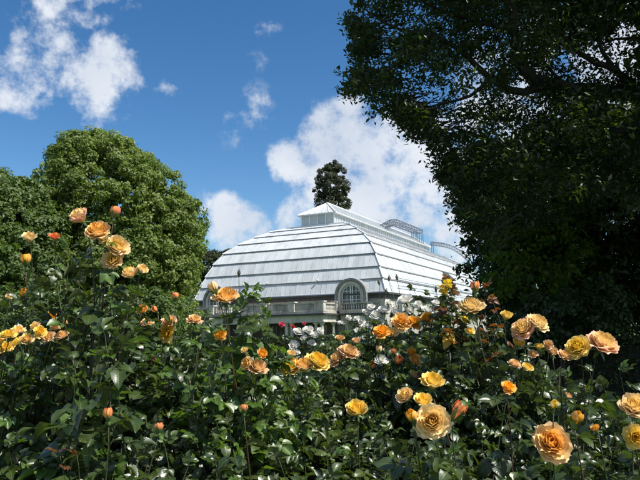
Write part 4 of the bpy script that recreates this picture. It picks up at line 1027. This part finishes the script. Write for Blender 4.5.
# mid-left bush
b = Bush('rose bush left of the terrace with two stacked yellow pink blooms and a red bud', 160, 2.75, 1.52, .34, 'rleaf', mix=MIXED, n_fill=24)
b.bloom(169, 321, 17, 'cup', 'pinkpeach', axis=(.1, -.5, .8), leaves=4)
b.bloom(166, 333, 20, 'blown', 'yellow', axis=(-.2, -.9, -.1), leaves=4)
b.bloom(175, 297, 7, 'bud', 'redbud', axis=(.1, 0, 1), leaves=4)
b.bloom(142, 310, 12, 'cup', 'orange', leaves=4); b.bloom(155, 310, 6, 'bud', 'redbud', leaves=3); b.bloom(147, 321, 14, 'blown', 'dull', leaves=3); b.bloom(154, 361, 5, 'bud', 'pinkred', leaves=3)
b.bloom(195, 318, 16, 'blown', 'dull', axis=(.2, -.4, .9), leaves=3)
for q in ((130, 302), (120, 315), (188, 308), (205, 326), (140, 340), (195, 345), (150, 355)): b.spray(*q)
# bush before the terrace
b = Bush('rose bush in front of the terrace with one large orange bloom seen from the side', 232, 2.3, 1.48, .33, 'rleaf', mix={'rleaf_light': .45, 'rleaf_blue': .15}, n_fill=22)
b.bloom(226, 295, 29, 'full', 'apricot', axis=(.12, -.55, 1), length=.36, leaves=5, label='large orange bloom seen from the side')
b.bloom(214, 289, 10, 'bud', 'pinkpeach', axis=(-.5, -.2, 1), length=.3, leaves=3)
b.bud(239, 274, 6, stem=.4, leaves=2)
b.bloom(220, 334, 14, 'blown', 'orange', leaves=4, axis=(0, -.8, .4))
b.bloom(262, 354, 12, 'half', 'orange', leaves=4); b.bloom(258, 366, 22, 'blown', 'dull', axis=(.1, -.4, .9), leaves=4); b.bloom(245, 351, 9, 'half', 'peach', leaves=3); b.bloom(248, 364, 14, 'half', 'apricot', axis=(-.5, -.6, .2), leaves=3)
for q in ((252, 292), (262, 302), (246, 300), (268, 318), (240, 312), (252, 330), (205, 318), (212, 345), (198, 345), (236, 345), (226, 318)): b.spray(*q, kinds=['rleaf_light', 'rleaf', 'rleaf_light'], leaves=6)
# centre
b = Bush('centre rose bush bearing a row of three golden blooms under the terrace', 302, 2.6, 1.33, .38, 'rleaf', mix=DARK, n_fill=26)
b.bloom(290, 366, 23, 'full', 'yellow', axis=(-.2, -.6, .8), length=.26, leaves=4)
b.bloom(304, 366, 20, 'cup', 'apricot', axis=(0, -.3, .9), length=.26, leaves=3)
b.bloom(318, 361, 26, 'full', 'yellow', axis=(.2, -.5, .8), length=.26, leaves=4)
b.bloom(291, 355, 11, 'half', 'cream', length=.26, leaves=3)
b.bud(303, 360, 5, stem=.2, leaves=2); b.bud(276, 352, 5, stem=.2)
for q in ((270, 372), (285, 380), (330, 378), (310, 385), (300, 395), (275, 395), (330, 398), (320, 412), (290, 412)): b.spray(*q)
b = Bush('rose bush right of the golden blooms with two faded pinkish blooms', 347, 3.0, 1.38, .36, 'rleaf', mix=DARK, n_fill=24)
b.bloom(349, 350, 23, 'blown', 'dull', axis=(.2, -.4, .8), leaves=4); b.bloom(336, 358, 18, 'blown', 'dull', axis=(-.4, -.5, .6), leaves=3)
b.bloom(340, 339, 9, 'half', 'apricot', axis=(0, -.2, 1), leaves=3); b.bud(326, 350, 5, leaves=2)
b.bloom(372, 367, 6, 'bud', 'redbud', leaves=3); b.bloom(356, 341, 9, 'half', 'dull', leaves=2)
for q in ((325, 365), (362, 352), (370, 378), (345, 380)): b.spray(*q)
b = Bush('dark leafy rose bush lower centre with a single small yellow bloom', 350, 2.05, 1.20, .32, 'rleaf', mix=DARK, n_fill=30)
b.bloom(357, 411, 20, 'half', 'yellow', axis=(-.1, -.7, .8), leaves=5, length=.3)
b = Bush('rose bush at the lower centre edge without any open bloom, bud at its left', 262, 1.95, 1.18, .34, 'rleaf_blue', mix={'rleaf': .5}, n_fill=30)
b.bloom(244, 409, 7, 'bud', 'redbud', axis=(0, 0, 1), leaves=3)
b.bud(291, 355, 5, leaves=2) if False else None
# white roses
b = Bush('white rose bush right of the terrace with dense clusters of white blooms', 400, 3.7, 1.66, .50, 'rleaf', mix=DARK, n_fill=34, depth=.3)
for (x, y, d) in ((404, 298, 18), (384, 308, 14), (397, 311, 13), (375, 314, 11), (390, 302, 10), (362, 320, 9), (428, 309, 13), (418, 304, 10), (410, 309, 11), (371, 306, 9), (436, 302, 9), (366, 311, 8), (380, 322, 9), (368, 325, 9)):
    b.bloom(x, y, d*1.0, 'loose', 'white', leaves=3, length=.25, sep=False, axis=(random.uniform(-.5, .5), random.uniform(-1, -.3), random.uniform(.3, 1)))
for (x, y) in ((379, 283), (389, 279), (397, 278), (386, 292), (443, 282), (436, 290)): b.bud(x, y, 5, stem=.3, leaves=1)
for q in ((408, 303), (420, 300), (430, 296), (442, 300), (452, 306), (446, 290), (424, 312), (438, 312), (414, 290), (455, 318)): b.spray(*q, length=.34, leaves=8)
b = Bush('paler white rose bush behind the orange ones, nearer the arched window', 362, 4.4, 1.52, .42, 'rleaf', mix=DARK, n_fill=18)
for (x, y, d) in ((363, 337, 13), (356, 330, 11), (341, 322, 8), (387, 333, 12), (372, 329, 10), (349, 317, 7), (364, 325, 10), (357, 318, 8)):
    b.bloom(x, y, d*1.02, 'loose', 'white', leaves=3, length=.25, sep=False)
b = Bush('white rose bush standing in front of the terrace columns', 305, 5.6, 1.37, .45, 'rleaf', mix=DARK, n_fill=16)
for (x, y, d) in ((299, 331, 11), (309, 329, 12), (315, 334, 11), (304, 337, 9), (294, 344, 12), (312, 342, 9), (320, 330, 8), (297, 351, 9)): b.bloom(x, y, d, 'loose', 'white', leaves=2, length=.2, sep=False)
b = Bush('far bush with small crimson pink roses below the terrace', 288, 7.0, 1.36, .5, 'rleaf', mix=DARK, n_fill=16)
for (x, y, d, m) in ((282, 324, 6, 'pinkred'), (293, 326, 5, 'red'), (304, 323, 4, 'pinkred')): b.bloom(x, y, d, 'blown', m, leaves=2, length=.2, sep=False)
# orange group below the white
b = Bush('rose bush with orange and amber blooms directly below the white clusters', 405, 3.0, 1.46, .40, 'rleaf', mix=DARK, n_fill=24)
b.bloom(401, 321, 23, 'blown', 'apricot', axis=(-.2, -.7, .5), leaves=3); b.bloom(414, 321, 17, 'blown', 'orange', leaves=3); b.bloom(427, 318, 14, 'cup', 'orange', leaves=3)
b.bloom(381, 330, 20, 'blown', 'orange', leaves=3, axis=(-.1, -.5, .8)); b.bloom(392, 332, 14, 'blown', 'peach', leaves=3)
b.bloom(379, 351, 6, 'bud', 'cream', axis=(0, 0, 1), leaves=2); b.bloom(381, 358, 15, 'loose', 'white', axis=(.1, -.6, .7), leaves=3, sep=False)
b.bloom(411, 353, 11, 'half', 'orange', leaves=3); b.bloom(416, 361, 13, 'half', 'apricot', leaves=3); b.bloom(398, 361, 8, 'bud', 'redbud', leaves=3); b.bloom(393, 352, 5, 'bud', 'redbud', leaves=2); b.bloom(415, 377, 12, 'half', 'dull', leaves=3)
for q in ((385, 345), (400, 345), (430, 340), (390, 372), (370, 392), (425, 355)): b.spray(*q)
# the big front bloom
b = Bush('rose bush carrying the large spiral peach bloom with buds either side', 430, 1.75, 1.20, .28, 'rleaf', mix=DARK, n_fill=26)
b.bloom(432, 421, 38, 'full', 'peach', axis=(-.12, -1, .35), length=.3, leaves=5, label='large spiral peach bloom facing out', bare=.05)
b.bloom(433, 382, 25, 'cup', 'yellow', axis=(.1, -.4, .9), length=.3, leaves=4, Y=1.9)
b.bloom(405, 396, 17, 'cup', 'cream', axis=(-.5, -.6, .6), length=.26, leaves=3, Y=1.9)
b.bloom(423, 402, 18, 'half', 'yellow', axis=(0, -.5, .8), length=.26, leaves=3, Y=1.85)
b.bloom(412, 417, 11, 'bud', 'orange', axis=(-.3, -.4, .9), length=.2, leaves=2)
b.bloom(457, 413, 13, 'bud', 'redbud', axis=(.5, -.4, .9), length=.2, leaves=2)
# right of centre
b = Bush('rose bush whose pale peach bloom stands against the dark tree, reddish shoots above', 478, 2.7, 1.52, .36, 'rleaf_blue', mix={'rleaf': .45, 'rleaf_light': .06}, n_fill=26)
b.bloom(471, 305, 28, 'full', 'peach', axis=(-.1, -.5, .85), length=.32, leaves=3, label='pale peach bloom against the dark tree')
b.bloom(475, 288, 9, 'bud', 'redbud', axis=(0, 0, 1), length=.34, leaves=2)
b.bloom(506, 316, 14, 'half', 'yellow', axis=(.2, -.4, .9), leaves=3); b.bloom(519, 343, 12, 'half', 'yellow', leaves=3); b.bloom(470, 330, 10, 'blown', 'yellow', leaves=3)
for q in ((449, 283), (452, 292), (486, 288), (492, 300), (484, 305)): b.spray(*q, length=.22, leaves=4, kinds=['rleaf_red'], ls=.6)
b.spray(444, 287, length=.2, leaves=1, kinds=['rleaf_yellow'], ls=.9); b.spray(448, 296, length=.2, leaves=1, kinds=['rleaf_yellow'], ls=.8)
for q in ((440, 300), (456, 296), (462, 312), (445, 312), (430, 318), (440, 322), (450, 322), (462, 330), (495, 335), (480, 345), (455, 350), (500, 355)): b.spray(*q)
b = Bush('leafy rose bush with glossy dark leaves below the pale peach bloom', 478, 2.1, 1.28, .34, 'rleaf_blue', mix={'rleaf': .35}, n_fill=34)
b.bloom(509, 386, 16, 'blown', 'orange', leaves=4, axis=(.1, -.6, .6)); b.bloom(515, 363, 15, 'blown', 'dull', leaves=3, Y=2.3); b.bloom(527, 368, 12, 'half', 'yellow', leaves=3, Y=2.3)
b = Bush('rose bush with a pair of blush pink and peach blooms side by side', 534, 2.65, 1.36, .30, 'rleaf', mix=DARK, n_fill=18)
b.bloom(522, 328, 25, 'full', 'pinkpeach', axis=(-.5, -.6, .6), length=.3, leaves=2); b.bloom(538, 322, 24, 'full', 'peach', axis=(.35, -.5, .75), length=.3, leaves=2)
b.bloom(548, 344, 12, 'blown', 'dull', leaves=2); b.bloom(539, 347, 9, 'half', 'yellow', leaves=2); b.bloom(553, 353, 12, 'half', 'dull', leaves=2); b.bloom(533, 353, 10, 'blown', 'dull', leaves=2)
b = Bush('rose bush at the right with a wide double yellow bloom edged pink', 594, 2.2, 1.22, .30, 'rleaf_blue', mix={'rleaf': .4, 'rleaf_light': .08}, n_fill=24)
b.bloom(577, 346, 27, 'full', 'yellow', axis=(-.5, -.6, .6), length=.34, leaves=2); b.bloom(604, 341, 36, 'full', 'pinkpeach', axis=(.3, -.5, .8), length=.34, leaves=2, label='wide yellow bloom edged pink')
b.bloom(565, 354, 15, 'blown', 'dull', length=.3, leaves=2); b.bloom(568, 396, 8, 'half', 'dull', leaves=3); b.bloom(581, 374, 8, 'half', 'peach', leaves=2) if False else None
for q in ((620, 372), (590, 372), (575, 385), (605, 390), (560, 378)): b.spray(*q, leaves=5)
# low front right
b = Bush('front rose bush with one big round apricot bloom near the bottom right', 550, 1.65, 1.15, .28, 'rleaf', mix=DARK, n_fill=28)
b.bloom(552, 442, 42, 'full', 'apricot', axis=(-.15, -.85, .5), length=.26, leaves=5, label='big round apricot bloom', bare=.05)
b.bloom(577, 419, 10, 'bud', 'orange', axis=(.3, -.3, .9), length=.2, leaves=3); b.bloom(596, 429, 9, 'half', 'orange', leaves=3); b.bloom(554, 406, 7, 'bud', 'yellow', leaves=3)
b = Bush('rose bush cut by the right edge with a pale yellow bloom', 632, 1.9, 1.22, .27, 'rleaf_blue', mix={'rleaf': .5}, n_fill=24)
b.bloom(634, 407, 27, 'cup', 'cream', axis=(-.3, -.6, .7), length=.26, leaves=3); b.bloom(636, 437, 24, 'blown', 'yellow', axis=(-.2, -.9, .1), length=.2, leaves=3)
# low front left
b = Bush('low front rose bush at the bottom left with large glossy leaves and an orange bud', 92, 1.85, 1.24, .30, 'rleaf', mix={'rleaf_light': .15, 'rleaf_blue': .3}, n_fill=30, leafscale=.95)
b.bloom(108, 416, 9, 'bud', 'redbud', axis=(-.1, -.1, 1), leaves=3); b.bloom(159, 428, 8, 'bud', 'redbud', axis=(0, 0, 1), leaves=3)
b.spray(59, 450, Y=1.6, length=.15, leaves=3, kinds=['rleaf_red'], ls=.42); b.spray(77, 455, Y=1.6, length=.15, leaves=2, kinds=['rleaf_red'], ls=.36)
for q in ((90, 385), (105, 335), (120, 350), (75, 360)): b.spray(*q, leaves=6, ls=1.0)
b = Bush('low rose bush in the bottom left corner with yellow-green lower leaves', 18, 1.95, 1.22, .32, 'rleaf', mix={'rleaf_light': .3, 'rleaf_blue': .2}, n_fill=30)
b = Bush('dark rose bush between the stacked blooms and the bottom edge', 178, 2.05, 1.24, .32, 'rleaf_blue', mix={'rleaf': .5, 'rleaf_light': .06}, n_fill=32)
b.bud(190, 383, 4, stem=.25, leaves=2)
# back rows that close the bed
for (x, Y, top, lab) in ((60, 3.5, 1.47, 'shady rose bush behind the tall left cluster, no blooms'), (150, 3.6, 1.45, 'flowerless rose bush behind the stacked blooms'), (225, 3.5, 1.40, 'flowerless rose bush behind the large side-on orange bloom'),
                         (300, 3.7, 1.36, 'flowerless rose bush behind the three golden blooms'), (440, 3.9, 1.46, 'flowerless rose bush behind the amber blooms'), (500, 3.4, 1.38, 'flowerless rose bush behind the blush pink pair'),
                         (575, 3.2, 1.20, 'flowerless rose bush behind the double yellow bloom'), (645, 2.9, 1.18, 'flowerless rose bush behind the right-hand edge bloom'), (395, 2.3, 1.18, 'dark rose bush between the small yellow bloom and the spiral peach bloom')):
    Bush(lab, x, Y, top, .42, 'rleaf_blue', mix={'rleaf': .5, 'rleaf_light': .05}, n_fill=30)
for (x, Y, top, lab) in ((505, 1.75, 1.10, 'low leafy rose bush between the two largest front blooms'), (610, 1.6, 1.05, 'low leafy rose bush under the bottom right buds'), (330, 1.7, 1.08, 'low leafy rose bush at the bottom middle'), (140, 1.6, 1.06, 'low leafy rose bush at the bottom, right of the wilted bloom'), (225, 1.65, 1.07, 'low glossy rose bush at the bottom, under the red bud'), (400, 1.55, 1.02, 'low leafy rose bush at the bottom, below the spiral bloom'), (45, 1.55, 1.03, 'lowest rose bush in the bottom left corner')):
    Bush(lab, x, Y, top, .26, 'rleaf', mix={'rleaf_blue': .4, 'rleaf_light': .12}, n_fill=28, depth=.3)
Bush('flowerless rose bush cut by the right edge, low corner', 668, 1.85, 1.08, .30, 'rleaf_blue', mix={'rleaf': .5}, n_fill=24)
Bush('flowerless rose bush at the right edge in front of the shaded hedge', 700, 2.5, 1.24, .42, 'rleaf', mix=DARK, n_fill=26)
for b in BUSHES: b.finish()
